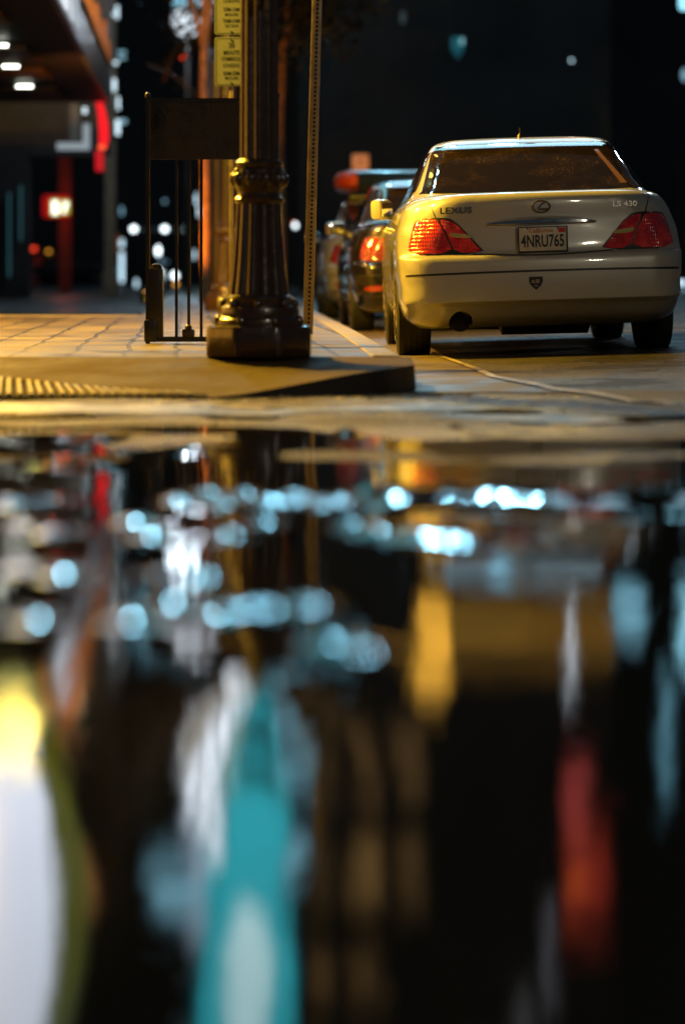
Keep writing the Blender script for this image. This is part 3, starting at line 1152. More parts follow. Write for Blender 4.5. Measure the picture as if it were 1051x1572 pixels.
        sh = [(-.042, .040), (.042, .040), (.044, .012), (.034, -.012), (0, -.044), (-.034, -.012), (-.044, .012)]
        t = MB()
        V = [(a - .055, y - .003, b + .475) for a, b in sh] + [(a - .055, y + .02, b + .475) for a, b in sh]
        t.add(V, [tuple(range(7))] + [(i, (i + 1) % 7, 7 + (i + 1) % 7, 7 + i) for i in range(7)])
        t.mat(M['white_plate'])
        st = t.build('shield_sticker', None, root, smooth=False)
        st.data.materials.clear(); st.data.materials.append(M['plastic'])
        t = MB()
        t.box((-.072, y - .0045, .489), (.020, .002, .012)); t.box((-.044, y - .0045, .490), (.022, .002, .016))
        t.box((-.058, y - .0045, .478), (.050, .002, .006)); t.box((-.055, y - .0045, .458), (.018, .002, .008))
        t.build('shield_mark', mat('sticker_grey', (.30, .26, .20), .5), st, smooth=False)
        # aerial
        t = MB(); t.lathe([(.022, 0), (.014, .022), (.006, .034)], (0, 1.72, 1.462), 14)
        t.tube([(0, 1.72, 1.49), (0, 1.70, 1.535)], [.0045, .003], 8)
        t.build('aerial', M['plastic'], root)
        # door handles and side moulding
        for s in (-1, 1):
            for yy_ in (1.85, 2.85):
                loc, nrm, _, _ = bvh.ray_cast(Vector((s * 3, yy_, .86)), Vector((-s, 0, 0)), 8)
                t = MB(); t.tube([(loc.x - s * .01, yy_ - .10, .86), (loc.x + s * .022, yy_ - .07, .865), (loc.x + s * .022, yy_ + .07, .865), (loc.x - s * .01, yy_ + .10, .86)], .012, 8)
                t.build('door_handle', paint, root)
    # bumper reflectors
    if not hero:
        for s in (-1, 1):
            q = [(-.80, .40), (-.80, .45), (-.62, .45), (-.62, .40)]
            if s > 0: q = [(-x, z) for x, z in q][::-1]
            conform('bumper_reflector', q, M['lens_dark'], root, off=.006, res=.04)
    # headlights
    for s in (-1, 1):
        v = []
        for j in range(4):
            z = .60 + .14 * j / 3
            for i in range(8):
                x = s * (.45 + .34 * i / 7)
                loc, nrm, _, _ = bvh.ray_cast(Vector((x, 8, z)), Vector((0, -1, 0)), 9)
                v.append((loc + nrm * .006) if loc else Vector((x, 4.7, z)))
        MB().add(v, [(j * 8 + i, j * 8 + i + 1, j * 8 + i + 9, j * 8 + i + 8) for j in range(3) for i in range(7)]).build('headlight', M['headlens'], root)
    # door mirrors
    for s in (-1, 1):
        fold = .95 if hero else .15
        mw_, mx_ = (.19, .965) if not hero else (.17, .935)
        t = MB()
        t.box((0, 0, 0), (mw_, .10, .135 if not hero else .155), bev=.042)
        R_ = Matrix.Rotation(s * -fold, 3, 'Z')
        t.v = [tuple(R_ @ Vector(v) + Vector((s * mx_, 3.06, 1.03))) for v in t.v]
        t.tube([(s * .83, 3.12, .975), (s * (mx_ - .03), 3.08, .99)], [.032, .028], 10)
        mo = t.build('door_mirror', paint, root)
        t = MB(); t.box((0, -.049, 0), (mw_ - .03, .006, .105), bev=.003)
        t.v = [tuple(R_ @ Vector(v) + Vector((s * mx_, 3.06, 1.03))) for v in t.v]
        t.build('mirror_glass', M['chrome'], mo)
    for (y, s) in WHEELS: wheel(root, y, s)
    return root


# first parked car
car = sedan('parked_sedan', M['white_paint'], 'pearl white luxury sedan seen from behind, plate 4NRU765, parked at the kerb', True, None)
CAR_YAW = radians(.5)
car.location = (1.278, 17.52, .028)
car.rotation_euler = (0, -radians(1.8), CAR_YAW)

blk = sedan('parked_sedan', M['black_car'], 'glossy black sedan parked ahead of the white sedan', False, 'cars parked along the kerb')
blk.location = (1.02, 25.5, .02); blk.rotation_euler = (0, -radians(1.8), radians(1.9))
car['group'] = 'cars parked along the kerb'
slv = copy_tree(blk)
slv.location = (.72, 32.9, .02); slv.rotation_euler = (0, -radians(1.8), radians(2.0))
slv['label'] = 'tan silver sedan with a dark roof box, parked ahead of the black sedan'
for ch in slv.children:
    if ch.name.startswith('car_body'):
        ch.data = ch.data.copy(); ch.data.materials[0] = M['silver_car']
    if ch.name.startswith('door_mirror'):
        ch.data = ch.data.copy(); ch.data.materials.clear(); ch.data.materials.append(M['silver_car'])
gold = [ch for ch in blk.children if ch.name.startswith('door_mirror')]
for ch in gold:
    ch.data = ch.data.copy(); ch.data.materials.clear(); ch.data.materials.append(mat('mirror_shell', (.45, .36, .16), .3, .4, coat=1.0))  # gold lamplight on the black car's mirrors put into their colour

# roof box
rb = empty('roof_box', (.62, 35.0, 1.50), radians(2), 'dark roof box with a red-orange end on top of the tan silver sedan', 'roof box')
M['box_blue'] = mat('dark_blue_shell', (.006, .014, .028), .3, coat=.8)
M['box_red'] = mat('red_orange_shell', (.50, .05, .012), .4, coat=.5)


def pill(x0, x1, ry, rz, m, name, z=.20, tilt=0):
    t = MB(); vs = []; N = 20
    K = 10
    for i in range(K + 1):
        u = i / K
        x = lerp(x0, x1, u)
        k = 1.0
        if x - (-.72) < .22: k = sqrt(max(.02, 1 - ((.22 - (x + .72)) / .22) ** 2)) * .75 + .25
        if .72 - x < .22: k = sqrt(max(.02, 1 - ((.22 - (.72 - x)) / .22) ** 2)) * .75 + .25
        for j in range(N):
            a = 2 * pi * j / N
            cy_, sy_ = cos(a), sin(a)
            vs.append((x, ry * k * math.copysign(abs(cy_) ** .6, cy_), z + rz * k * math.copysign(abs(sy_) ** .7, sy_)))
    fs = [(i * N + j, i * N + (j + 1) % N, (i + 1) * N + (j + 1) % N, (i + 1) * N + j) for i in range(K) for j in range(N)]
    fs += [tuple(range(N))[::-1], tuple(range(K * N, K * N + N))]
    t.add(vs, fs)
    return t.build(name, m, rb)


pill(-.46, .72, .75, .145, M['box_blue'], 'box_shell')
pill(-.72, -.462, .75, .145, M['box_red'], 'box_end')
for y in (-.4, .4):
    t = MB(); t.box((0, y, .0), (1.1, .05, .06), bev=.01); t.build('roof_bar', M['plastic'], rb)


# ------------------------------------------------------------------ cast-iron lamp posts
def flute(n, depth):
    return lambda a, z: 1 - depth * (0.5 + 0.5 * cos(n * a)) ** 2


M['opal'] = mat('opal_glass', (.7, .68, .62), .25, coat=.4)


def iron_lamp_post(loc, label):
    r = empty('lamp_post', loc, 0, label, 'lamp post', 'fluted cast iron lamp posts')
    p = MB()
    oct8 = lambda a, z: 1.0 / max(.93, cos(((a + pi / 8) % (pi / 4)) - pi / 8))
    p.lathe([(.250, .0), (.257, .01), (.257, .135), (.250, .15), (.232, .156)], (0, 0, 0), 64, oct8)
    p.lathe([(.225, .15), (.228, .165), (.222, .185), (.205, .195), (.198, .205), (.200, .225), (.192, .245), (.172, .255), (.165, .268), (.168, .285), (.160, .30), (.148, .306)], (0, 0, 0), 64)
    for k in range(8):      # cast bosses round the plinth
        a = 2 * pi * k / 8 + pi / 8
        p.sphere((.212 * cos(a), .212 * sin(a), .175), .026, 10, 1.2, 8)
        p.sphere((.176 * cos(a + .39), .176 * sin(a + .39), .26), .020, 10, 1.3, 8)
    p.build('plinth', M['iron'], r)
    b = MB()
    b.lathe([(.150, .30), (.146, .34), (.138, .40), (.130, .48), (.123, .58), (.117, .68), (.113, .76)], (0, 0, 0), 128, flute(12, .13))
    b.build('fluted_bell', M['iron'], r)
    c = MB()
    c.lathe([(.113, .755), (.122, .765), (.124, .78), (.112, .79), (.105, .81), (.120, .84), (.128, .87), (.122, .90), (.108, .93), (.118, .945), (.118, .96), (.100, .975)], (0, 0, 0), 48)
    for k in range(10):     # leaf collar
        a = 2 * pi * k / 10
        c.sphere((.118 * cos(a), .118 * sin(a), .875), .030, 10, 1.25, 8)
        c.sphere((.110 * cos(a + .31), .110 * sin(a + .31), .905), .022, 8, 1.3, 6)
    c.build('collar', M['iron'], r)
    s = MB()
    s.lathe([(.096, .97), (.095, 1.4), (.093, 2.2), (.089, 3.2), (.084, 3.9)], (0, 0, 0), 128, flute(10, .12))
    s.build('shaft', M['iron'], r)
    t = MB()
    t.lathe([(.088, 3.88), (.12, 3.92), (.12, 3.97), (.07, 4.02), (.05, 4.2), (.09, 4.26), (.06, 4.32)], (0, 0, 0), 40)
    for s_ in (-1, 1):
        t.tube([(0, 0, 4.05), (s_ * .2, 0, 4.02), (s_ * .38, 0, 4.10), (s_ * .42, 0, 4.25)], [.03, .028, .026, .03], 10)
        t.lathe([(.03, 4.24), (.09, 4.28), (.09, 4.31)], (s_ * .42, 0, 0), 24)
    t.build('lamp_arms', M['iron'], r)
    for s_ in (-1, 1):
        g = MB(); g.sphere((s_ * .42, 0, 4.47), .17, 24, 1.05, 14); g.build('lamp_globe', M['opal'], r)
    return r


post1 = iron_lamp_post((-.412, 13.86, .15), 'massive black fluted lamp post on the pavement corner, its octagonal plinth in sharp focus')
post2 = copy_tree(post1)
post2.location = (-1.26, 31.0, .15)
post2['label'] = 'smaller fluted lamp post farther along the pavement, lit in blue-white and copper streaks'

# ------------------------------------------------------------------ perforated sign post
r = empty('sign_post', (-.235, 19.0, .15), 0, 'bare perforated steel sign post leaning beside the kerb', 'sign post')
t = MB()
H = 3.3
t.box((0, 0, H / 2), (.068, .055, H), bev=.004)
t.mat(M['hole'])
z = .05
while z < H - .03:
    t.lathe([(.0095, -.0290), (.0093, -.0282)], (.004, 0, z), 12, axis='y')
    z += .0295
t.m = [M['galv'], M['hole']]
nb_first = len(t.f) - sum(1 for m_ in t.mi if m_ == t.cur)
o = t.build('post', None, r)
# the box comes first, the holes after it
for p_ in o.data.polygons: p_.material_index = 0 if len(p_.vertices) > 0 and max(abs(o.data.vertices[v].co.x - .004) for v in p_.vertices) > .0105 else 1
r.rotation_euler = (0, radians(1.6), 0)

# ------------------------------------------------------------------ parking signs
M['sign_face'] = mat('sign_sheeting', (.09, .105, .12), .5, var=.10, vscale=12)
M['sign_ink'] = mat('sign_ink', (.02, .03, .018), .55)
SY = 20.5
SK = SY / 26.0


def rrect(w_, h_, r_, n=6):
    P = []
    for (cx, cy, a0) in ((w_ / 2 - r_, h_ / 2 - r_, 0), (-w_ / 2 + r_, h_ / 2 - r_, 90), (-w_ / 2 + r_, -h_ / 2 + r_, 180), (w_ / 2 - r_, -h_ / 2 + r_, 270)):
        for k in range(n + 1):
            a = radians(a0 + 90 * k / n)
            P.append((cx + r_ * cos(a), cy + r_ * sin(a)))
    return P


def plate_sign(parent, cx, cz, w_, h_, lines, label, name='parking_sign'):
    w_, h_ = w_ * SK, h_ * SK
    lines = [(a, b * SK, c * SK, d) for a, b, c, d in lines]
    r = empty(name, (cx, SY, cz), 0, label, 'parking sign', 'parking signs on one post')
    P = rrect(w_, h_, .02)
    n = len(P)
    t = MB()
    t.add([(x, 0, z) for x, z in P] + [(x, .004, z) for x, z in P], [tuple(range(n)), tuple(range(n, 2 * n))[::-1]] + [(i, (i + 1) % n, n + (i + 1) % n, n + i) for i in range(n)])
    t.build('sign_plate', M['sign_face'], r, smooth=False)
    A, B = rrect(w_ - .016, h_ - .016, .016), rrect(w_ - .024, h_ - .024, .012)
    t = MB()
    t.add([(x, -.002, z) for x, z in A] + [(x, -.002, z) for x, z in B], [(i, (i + 1) % n, n + (i + 1) % n, n + i) for i in range(n)])
    t.build('sign_border', M['sign_ink'], r, smooth=False)
    for txt, size, z, sx in lines:
        t = MB(); text_on(t, txt, size, (0, -.0025, z), ext=.0004, off=size * .006, sx=sx)
        t.build('sign_lettering', M['sign_ink'], r, smooth=False)
    for z in (h_ / 2 - .022, -h_ / 2 + .022):
        t = MB(); t.lathe([(.008, -.006), (.008, 0)], (0, 0, z), 10, axis='y'); t.build('sign_bolt', M['sign_ink'], r)
    return r


c1 = at(355, 94.5, SY)
plate_sign(None, c1.x, c1.z, .31, .455, [('20', .070, .150, .8), ('MINUTE', .058, .083, .72), ('COMMERCIAL', .050, .026, .60), ('LOADING', .050, -.034, .68), ('8AM-5PM', .052, -.108, .72), ('MON-FRI', .040, -.152, .75)],
           'lower pale sign reading 20 MINUTE COMMERCIAL LOADING above the dark railing')
c2 = at(355, 12, SY)
plate_sign(None, c2.x, c2.z, .31, .50, [('PASSENGER', .048, .20, .62), ('LOADING', .050, .068, .68), ('5PM-1AM', .052, -.015, .72), ('MON-FRI', .040, -.062, .75), ('9AM-1AM', .052, -.120, .72), ('SAT-SUN', .040, -.165, .75)],
           'upper pale sign with LOADING and evening hours, cut by the photo top')
t = MB()
t.box((c1.x, SY + .03, 1.85), (.034, .034, 3.4), bev=.004)
tag(t.build('sign_pole', M['galv']), 'square steel pole behind the two pale parking signs', 'sign pole')

# ------------------------------------------------------------------ black railing with solid panel
GY = 16.4
gx0, gx1 = at(224, 0, GY).x, at(428, 0, GY).x
r = empty('railing', (gx0, GY, .15), 0, 'black steel railing frame with a solid dark top panel and thin bars', 'railing')
W_ = gx1 - gx0
t = MB()
for x in (.012, W_ - .012):
    t.box((x, 0, .72), (.024, .03, 1.44))
    t.sphere((x, 0, 1.45), .018, 12, 1.2, 8)
t.box((W_ / 2, 0, 1.425), (W_ - .05, .026, .024)); t.box((W_ / 2, 0, .026), (W_ - .05, .03, .03))
t.build('frame', M['black'], r)
t = MB(); t.box((W_ / 2, .002, 1.245), (W_ - .052, .012, .335))
t.build('panel', mat('dark_scuffed_panel', (.016, .010, .008), .5, var=.8, vscale=5, rvar=.2, bump=.2), r)
for px in (271, 290, 309):
    x = at(px, 0, GY).x - gx0
    t = MB(); t.box((x, 0, .56), (.017, .018, 1.038)); t.build('bar', M['black'], r)
t = MB(); t.box((.062, .0, .235), (.082, .06, .41), bev=.008); t.sphere((.062, 0, .445), .036, 14, .7, 8)
t.box((.03, -.01, .075), (.075, .07, .13), bev=.008)
t.build('stub_post', M['black'], r)
t = MB(); t.box((.25, -.012, .062), (.075, .05, .05), bev=.012); t.sphere((.25, -.012, .095), .022, 10, .8, 6)
t.build('latch', M['iron'], r)

# ------------------------------------------------------------------ street trees
M['bark'] = mat('tree_bark', (.30, .15, .07), .8, var=.35, vscale=9, bump=.8, bscale=18)
M['leaf'] = mat('tree_leaf', (.030, .028, .010), .6, var=.5, vscale=3)


def tree(x, y, h, rad, z0, label, nl, tr=.09, seed=1, cz=None, branches=6, group='street trees by the pavement'):
    rnd = random.Random(seed)
    r = empty('street_tree', (x, y, z0), 0, label, 'tree', group)
    t = MB()
    th = h * .62
    t.tube([(0, 0, 0), (.01, 0, th * .3), (-.02, .02, th * .6), (.02, 0, th)], [tr * 1.15, tr, tr * .9, tr * .7], 14)
    tips = []
    for k in range(branches):
        a = 2 * pi * k / branches + rnd.uniform(-.4, .4)
        z1 = th * rnd.uniform(.62, .98)
        L = rad * rnd.uniform(.6, .95)
        p0 = Vector((0, 0, z1)); p2 = Vector((L * cos(a), L * sin(a), z1 + rnd.uniform(.4, 1.0) * (h - z1)))
        p1 = p0.lerp(p2, .5) + Vector((rnd.uniform(-.1, .1), rnd.uniform(-.1, .1), .1))
        t.tube([p0, p1, p2], [tr * .5, tr * .35, tr * .1], 8)
        tips += [p1, p2]
        for q in range(3):
            e = p1.lerp(p2, rnd.random()) + Vector((rnd.uniform(-1, 1), rnd.uniform(-1, 1), rnd.uniform(-.4, .8))) * rad * .35
            t.tube([p1.lerp(p2, .3), e], [tr * .2, tr * .06], 5)
            tips.append(e)
    t.build('trunk', M['bark'], r)
    c = MB()
    vs, fs = [], []
    cz_ = cz if cz is not None else h * .78
    for i in range(nl):
        cpt = rnd.choice(tips)
        p = cpt + Vector((rnd.gauss(0, 1), rnd.gauss(0, 1), rnd.gauss(0, .8))) * rad * .24
        s = rnd.uniform(.035, .075)
        ax = Vector((rnd.gauss(0, 1), rnd.gauss(0, 1), rnd.gauss(0, 1))).normalized()
        bx = ax.orthogonal().normalized()
        cx_ = ax.cross(bx)
        n = len(vs)
        vs += [p - bx * s * 1.5, p + cx_ * s * .7 + ax * s * .2, p + bx * s * 1.5, p - cx_ * s * .7 + ax * s * .2]
        fs.append((n, n + 1, n + 2, n + 3))
    c.add(vs, fs)
    c.build('crown', M['leaf'], r, smooth=False)
    return r


p = at(315, 455, 40.0)
tree(p.x, 40.0, 8.6, 1.8, .15, 'slim street tree with an orange-lit trunk beside the fluted lamp post', 5200, .068, 3)
r = empty('tree_uplight', (p.x - .75, 38.7, .15), 0, 'small ground spotlight aimed up the orange-lit tree trunk', 'spotlight')  # uplight added to brighten the trunk
t = MB(); t.lathe([(.09, 0), (.09, .12), (.07, .16)], (0, 0, 0), 16); t.build('housing', M['black'], r)
t = MB(); t.lathe([(.06, .162), (.02, .168)], (0, 0, 0), 16); t.build('lens', emis('uplight_lens', SODIUM, 3), r)
lamp('uplight_beam', 'SPOT', (p.x - .75, 38.7, .36), 620, (1.0, .34, .03), .08, (p.x, 40.0, 2.6), 100)
tree(at(512, 0, 47).x - .9, 47.0, 7.0, 2.0, .1, 'dark leafy street tree standing behind the bare sign post', 5200, .10, 8)
t = MB(); x_ = at(333, 0, 36).x
t.tube([(x_, 36, .15), (x_, 36, 3.3)], [.075, .07], 16); t.lathe([(.11, .15), (.11, .3), (.08, .34)], (x_, 36, 0), 16)
tag(t.build('steel_pole', mat('brown_painted_steel', (.10, .05, .03), .4, coat=.4)), 'dark brown painted pole just behind the orange-lit tree trunk', 'pole')

# ------------------------------------------------------------------ left building with a canopy over the entrance
M['dark_wall'] = mat('dark_stone_wall', (.035, .034, .035), .6, 0.0, var=.3, bump=.3, bscale=6)
M['soffit'] = mat('canopy_soffit', (.03, .022, .016), .5)
M['slat'] = mat('timber_slat', (.20, .10, .045), .5, var=.25, vscale=2, bump=.2)
M['tube_white'] = emis('fluorescent_tube', (.90, .95, .80), 9.0)
M['fascia'] = mat('brushed_fascia', (.16, .15, .15), .38, .5, var=.5, vscale=2.5, rvar=.15)
DIR = -.052


def edge_x(y): return -3.25 + (y - 31) * DIR


bld = empty('entrance_building', (-9, 45, 0), 0, 'dark corner building with a lit entrance canopy over the forecourt', 'building')
def B(mb, name, m, smooth=False, par=None, label=None):
    mb.v = [(x + 9, y - 45, z) for x, y, z in mb.v]
    return mb.build(name, m, par or bld, smooth, 35, label)
t = MB(); t.box((-12.8, 47.5, 6), (9, 33, 12)); B(t, 'wall', M['dark_wall'])
CZ = 3.62
t = MB()
ys_ = frange(27.5, 50, 1.5)
V = []
for y in ys_: V += [(-12, y, CZ), (edge_x(y), y, CZ), (edge_x(y), y, CZ + .5), (-12, y, CZ + .5)]
Fc = []
for i in range(len(ys_) - 1):
    for k in range(4): a = i * 4 + k; b_ = i * 4 + (k + 1) % 4; Fc.append((a, b_, b_ + 4, a + 4))
Fc += [(0, 1, 2, 3), tuple(len(V) - 4 + k for k in range(4))]
t.add(V, Fc); can = B(t, 'canopy', M['soffit'])
for (pa, pb) in ((17, 30), (30.5, 50), (70, 87), (103, 115), (133, 146)):
    ya, yb = (CZ - EYE) * F / (HOR - pa), (CZ - EYE) * F / (HOR - pb)
    t = MB()
    t.box(((-11.5 + edge_x((ya + yb) / 2) - .62) / 2, (ya + yb) / 2, CZ - .03), (abs(-11.5 - edge_x(ya) + .62), yb - ya, .05))
    if pa != 30.5: B(t, 'soffit_slat', M['slat'], par=can)
for (px0, px1, py) in ((-60, 12, 71), (5, 29, 103), (26, 50, 133.5)):
    a, b_ = at(px0, py, (CZ - .09 - EYE) * F / (HOR - py)), at(px1, py, (CZ - .09 - EYE) * F / (HOR - py))
    t = MB(); t.box(((a.x + b_.x) / 2, a.y, CZ - .08), (b_.x - a.x, .05, .03)); B(t, 'soffit_light', M['tube_white'], par=can)
t = MB()
V = []
for y in ys_: V += [(edge_x(y) + .02, y, CZ - .04), (edge_x(y) + .09, y, CZ - .04), (edge_x(y) + .09, y, CZ + .62), (edge_x(y) + .02, y, CZ + .62)]
t.add(V, Fc); B(t, 'fascia', M['fascia'], par=can)
for (y0, y1, es_) in ((30.6, 33.0, 1.0), (33.2, 34.6, .55), (34.8, 36.2, .28)):  # fading glow added for the white light falling on the fascia
    t = MB()
    V = [(edge_x(y) + dx, y, z) for y in (y0, y1) for dx, z in ((.095, CZ + .04), (.13, CZ + .04), (.13, CZ + .56), (.095, CZ + .56))]
    t.add(V, [(0, 1, 2, 3), (4, 5, 6, 7), (0, 1, 5, 4), (1, 2, 6, 5), (2, 3, 7, 6), (3, 0, 4, 7)])
    B(t, 'lit_panel', emis('canopy_lit_panel', (.75, .80, .88), es_), par=can)
for k in range(26):      # upright bars standing in for channel letters seen edge-on
    y = 31.5 + k * .68
    h_ = .35 + .35 * hsh(k, 3)
    t = MB(); t.box((edge_x(y) + .13, y, CZ + .52 + h_ / 2), (.05, .05, h_))
    B(t, 'fin', mat('copper_fin', (.20, .11, .06), .4, .6) if k == 0 else bpy.data.materials['copper_fin'], par=can)
# lit window frames and mullions deep under the canopy
M['cold_strip'] = emis('cold_strip_light', (.70, .90, 1.0), 1.4)
M['dim_teal'] = emis('dim_teal_window', (.10, .35, .42), .16)
M['red_neon'] = emis('red_neon', (1.0, .012, .02), 1.1)
M['cold_frame'] = emis('lit_window_frame', (.62, .74, .82), .42)


def pxbox(name, x0, y0, x1, y1, Y, m, parent=None, depth=.12):
    a, b_ = at(x0, y0, Y), at(x1, y1, Y)
    t = MB(); t.box(((a.x + b_.x) / 2, Y, (a.z + b_.z) / 2), (abs(b_.x - a.x), depth, abs(a.z - b_.z)))
    if parent is bld: return B(t, name, m)
    return t.build(name, m, parent, False)


t = MB(); t.box((-9.6, 62, 5), (5.4, .4, 10)); t.box((-6.0, 62, 6.6), (1.8, .4, 6.9)); B(t, 'wall', M['dark_wall'])
pxbox('mullion', 13, 296, 16, 425, 61.7, M['dim_teal'], bld)
pxbox('mullion', 31, 285, 34, 370, 61.7, M['dim_teal'], bld)
for q in ((128, 190, 138, 229), (88, 219, 137, 230)): pxbox('window_frame', *q, 58, M['cold_frame'], bld)
pxbox('window_frame', 128, 165, 133, 174, 58, M['cold_strip'], bld)
for q in ((108, 160, 122, 215),): pxbox('window', *q, 58.3, emis('dim_window', (.12, .13, .13), .3), bld)
# tall pier with small lit panels on its faces
pier = empty('stone_pier', (at(168, 0, 66).x, 66, 0), 0, 'tan stone corner pier carrying small cold white light panels', 'pier')
def PB(name, x0, y0, x1, y1, Y, m, depth=.1):
    a, b_ = at(x0, y0, Y), at(x1, y1, Y)
    t = MB(); t.box(((a.x + b_.x) / 2 - pier.location.x, Y - 66, (a.z + b_.z) / 2), (abs(b_.x - a.x), depth, abs(a.z - b_.z)))
    return t.build(name, m, pier, False)
M['tan_stone'] = mat('tan_stone', (.22, .17, .11), .7, var=.3, bump=.3)
t = MB(); t.box((0, .35, 4.2), (.24, .5, 8.4)); t.box((0, .35, .3), (.34, .6, .6), bev=.03); t.box((0, .35, 4.05), (.30, .6, .16), bev=.02); t.build('shaft', M['tan_stone'], pier)
for q in ((159, 127, 164, 157), (164, 129, 178, 140), (172, 121, 178, 130)): PB('light_panel', *q, 65.9, M['cold_strip'])
for q in ((178, 184, 184, 207), (180, 149, 183.5, 168), (175, 94, 181, 99), (162, 20, 176, 24), (178, 9, 182, 28)): PB('light_panel', *q, 65.85, M['cold_strip'])
M['blue_glow'] = emis('pale_blue_lamp', (.30, .60, .75), .7)
for q in ((181, 78, 193, 82), (181, 87, 193, 91), (184, 183, 194, 190)): PB('lamp_panel', *q, 65.8, M['blue_glow'])
# red curved neon
t = MB()
P = [at(x, y, 52) for x, y in ((151, 152), (156, 170), (159, 190), (160, 212), (158, 226))]
t.tube(P, [.05, .07, .085, .085, .07], 12)
nn = t.build('red_neon_sign', None, None); nn.data.materials.append(M['red_neon'])
P = [at(x, y, 52) for x, y in ((159, 230), (156, 246), (160, 262))]
t = MB(); a = at(153, 247, 52); t.box((a.x, a.y, a.z), (.15, .12, .38), bev=.03)
tail = t.build('neon_box', emis('dim_red_neon', (1.0, .02, .03), .55), nn)
t = MB(); a = at(157, 226, 52); t.box((a.x, a.y - .02, a.z), (.13, .12, .08), bev=.02)
t.build('neon_cap', emis('orange_neon', (1, .10, .03), 1.5), nn)
tag(nn, 'curved red neon tube hanging off the end of the canopy', 'neon sign')

# pedestrian signal on a red-lit pillar
sgn = empty('pedestrian_signal', (at(98, 0, 80).x, 80, 0), 0, 'pedestrian crossing signal with two white lit faces on a red glowing pillar', 'signal')
def SB(name, x0, y0, x1, y1, Y, m, depth=.15, bev=0):
    a, b_ = at(x0, y0, Y), at(x1, y1, Y)
    t = MB(); t.box(((a.x + b_.x) / 2 - sgn.location.x, Y - 80, (a.z + b_.z) / 2), (abs(b_.x - a.x), depth, abs(a.z - b_.z)), bev=bev)
    return t.build(name, m, sgn, bev > 0)
SB('pillar', 91, 236, 110, 450, 80.4, mat('rust_red_pillar', (.20, .06, .03), .5, var=.3))
SB('signal_housing', 66, 300, 108, 334, 80.1, mat('red_lit_housing', (.4, .02, .02), .4, emit=(1, .015, .02), es=.25), .3, .1)
M['white_led'] = emis('white_led', (.85, 1.0, .85), 2.5)
M['lime_led'] = emis('lime_led', (.55, .60, .05), .8)
SB('signal_face', 78, 306, 92, 331, 79.95, M['lime_led'], .06, .05); SB('signal_face', 94, 307, 107, 329, 79.95, M['lime_led'], .06, .05)
SB('signal_figure', 80.5, 308.5, 89.5, 329, 79.9, M['white_led'], .04, .03)
f1 = SB('signal_figure', 98, 310, 104.5, 318, 79.9, M['white_led'], .04, .03)
SB('signal_figure', 96, 319, 101, 327, 79.9, M['white_led'], .04, .03)
lamp('signal_glow', 'POINT', (sgn.location.x + .2, 78.6, 2.4), 26, (1, .08, .04), .3)

# ------------------------------------------------------------------ far street: cars, doorway, lamps
fc = copy_tree(blk)
for ch in fc.children:
    if ch.name.startswith('car_body'):
        ch.data = ch.data.copy(); ch.data.materials[0] = M['far_car']
fc.location = (at(28, 0, 128).x, 127, 0.02); fc.rotation_euler = (0, 0, radians(-100))
fc['label'] = 'dark car crossing the far street with one white headlight and an amber light'
fc['group'] = ''
del fc['group']


def glow(name, px, py, Y, w_, h_, m, label, cat, group=None, post=False, shape='oval'):
    """a lit lamp head, optionally on its own post"""
    c = at(px, py, Y)
    s = Y / F
    if not post:
        t = MB(); t.sphere((0, 0, 0), w_ * s / 2, 14, h_ / w_, 10)
        o = t.build(name, m); o.location = c
        return tag(o, label, cat, group)
    r = empty(name, (c.x, c.y, 0), 0, label, cat, group)
    t = MB(); t.sphere((0, 0, c.z), w_ * s / 2, 14, h_ / w_, 10); t.build('lamp_head', m, r)
    t = MB(); t.tube([(0, .02, .0), (0, .02, c.z - h_ * s / 2)], [.05, .035], 8); t.build('post', M['black'], r)
    return r


M['w8'] = emis('bright_cold_lamp', (.82, .95, 1.0), 4.0)
M['w3'] = emis('cold_lamp', (.60, .85, 1.0), 1.6)
M['w1'] = emis('dim_cold_lamp', (.35, .65, .85), .6)
M['am'] = emis('amber_lamp', (1.0, .42, .03), 1.6)
M['rd'] = emis('red_lamp', (1.0, .06, .02), 1.6)


def lens_on(car, name, px, py, Y, w_, h_, m):
    c = at(px, py, Y)
    s = Y / F
    t = MB(); t.sphere((0, 0, 0), w_ * s / 2, 12, h_ / w_, 8)
    o = t.build(name, m, car)
    bpy.context.view_layer.update()
    o.matrix_parent_inverse = car.matrix_world.inverted()
    o.location = c
    return o


lens_on(fc, 'headlight', 127, 406, 126, 13, 10, M['w8'])
lens_on(fc, 'turn_signal', 107, 401.5, 126, 11, 7, M['am'])
lens_on(fc, 'roof_light', 51, 382, 126, 12, 6, M['rd'])
lens_on(fc, 'marker_light', 75, 386, 126, 6, 4, M['am'])

# red cone-shaped hood of a red car behind it
t = MB(); c = at(42, 434, 122)
t.lathe([(.60, 0.02), (.62, .06), (.50, .30), (.28, .72), (.05, .98)], (0, 0, 0), 24)
o = t.build('red_tarpaulin', mat('dark_red_cloth', (.30, .012, .012), .6, bump=.4, bscale=4)); o.location = (c.x, 122, 0)
tag(o, 'dark red covered heap beside the dark car on the far street', 'tarpaulin')

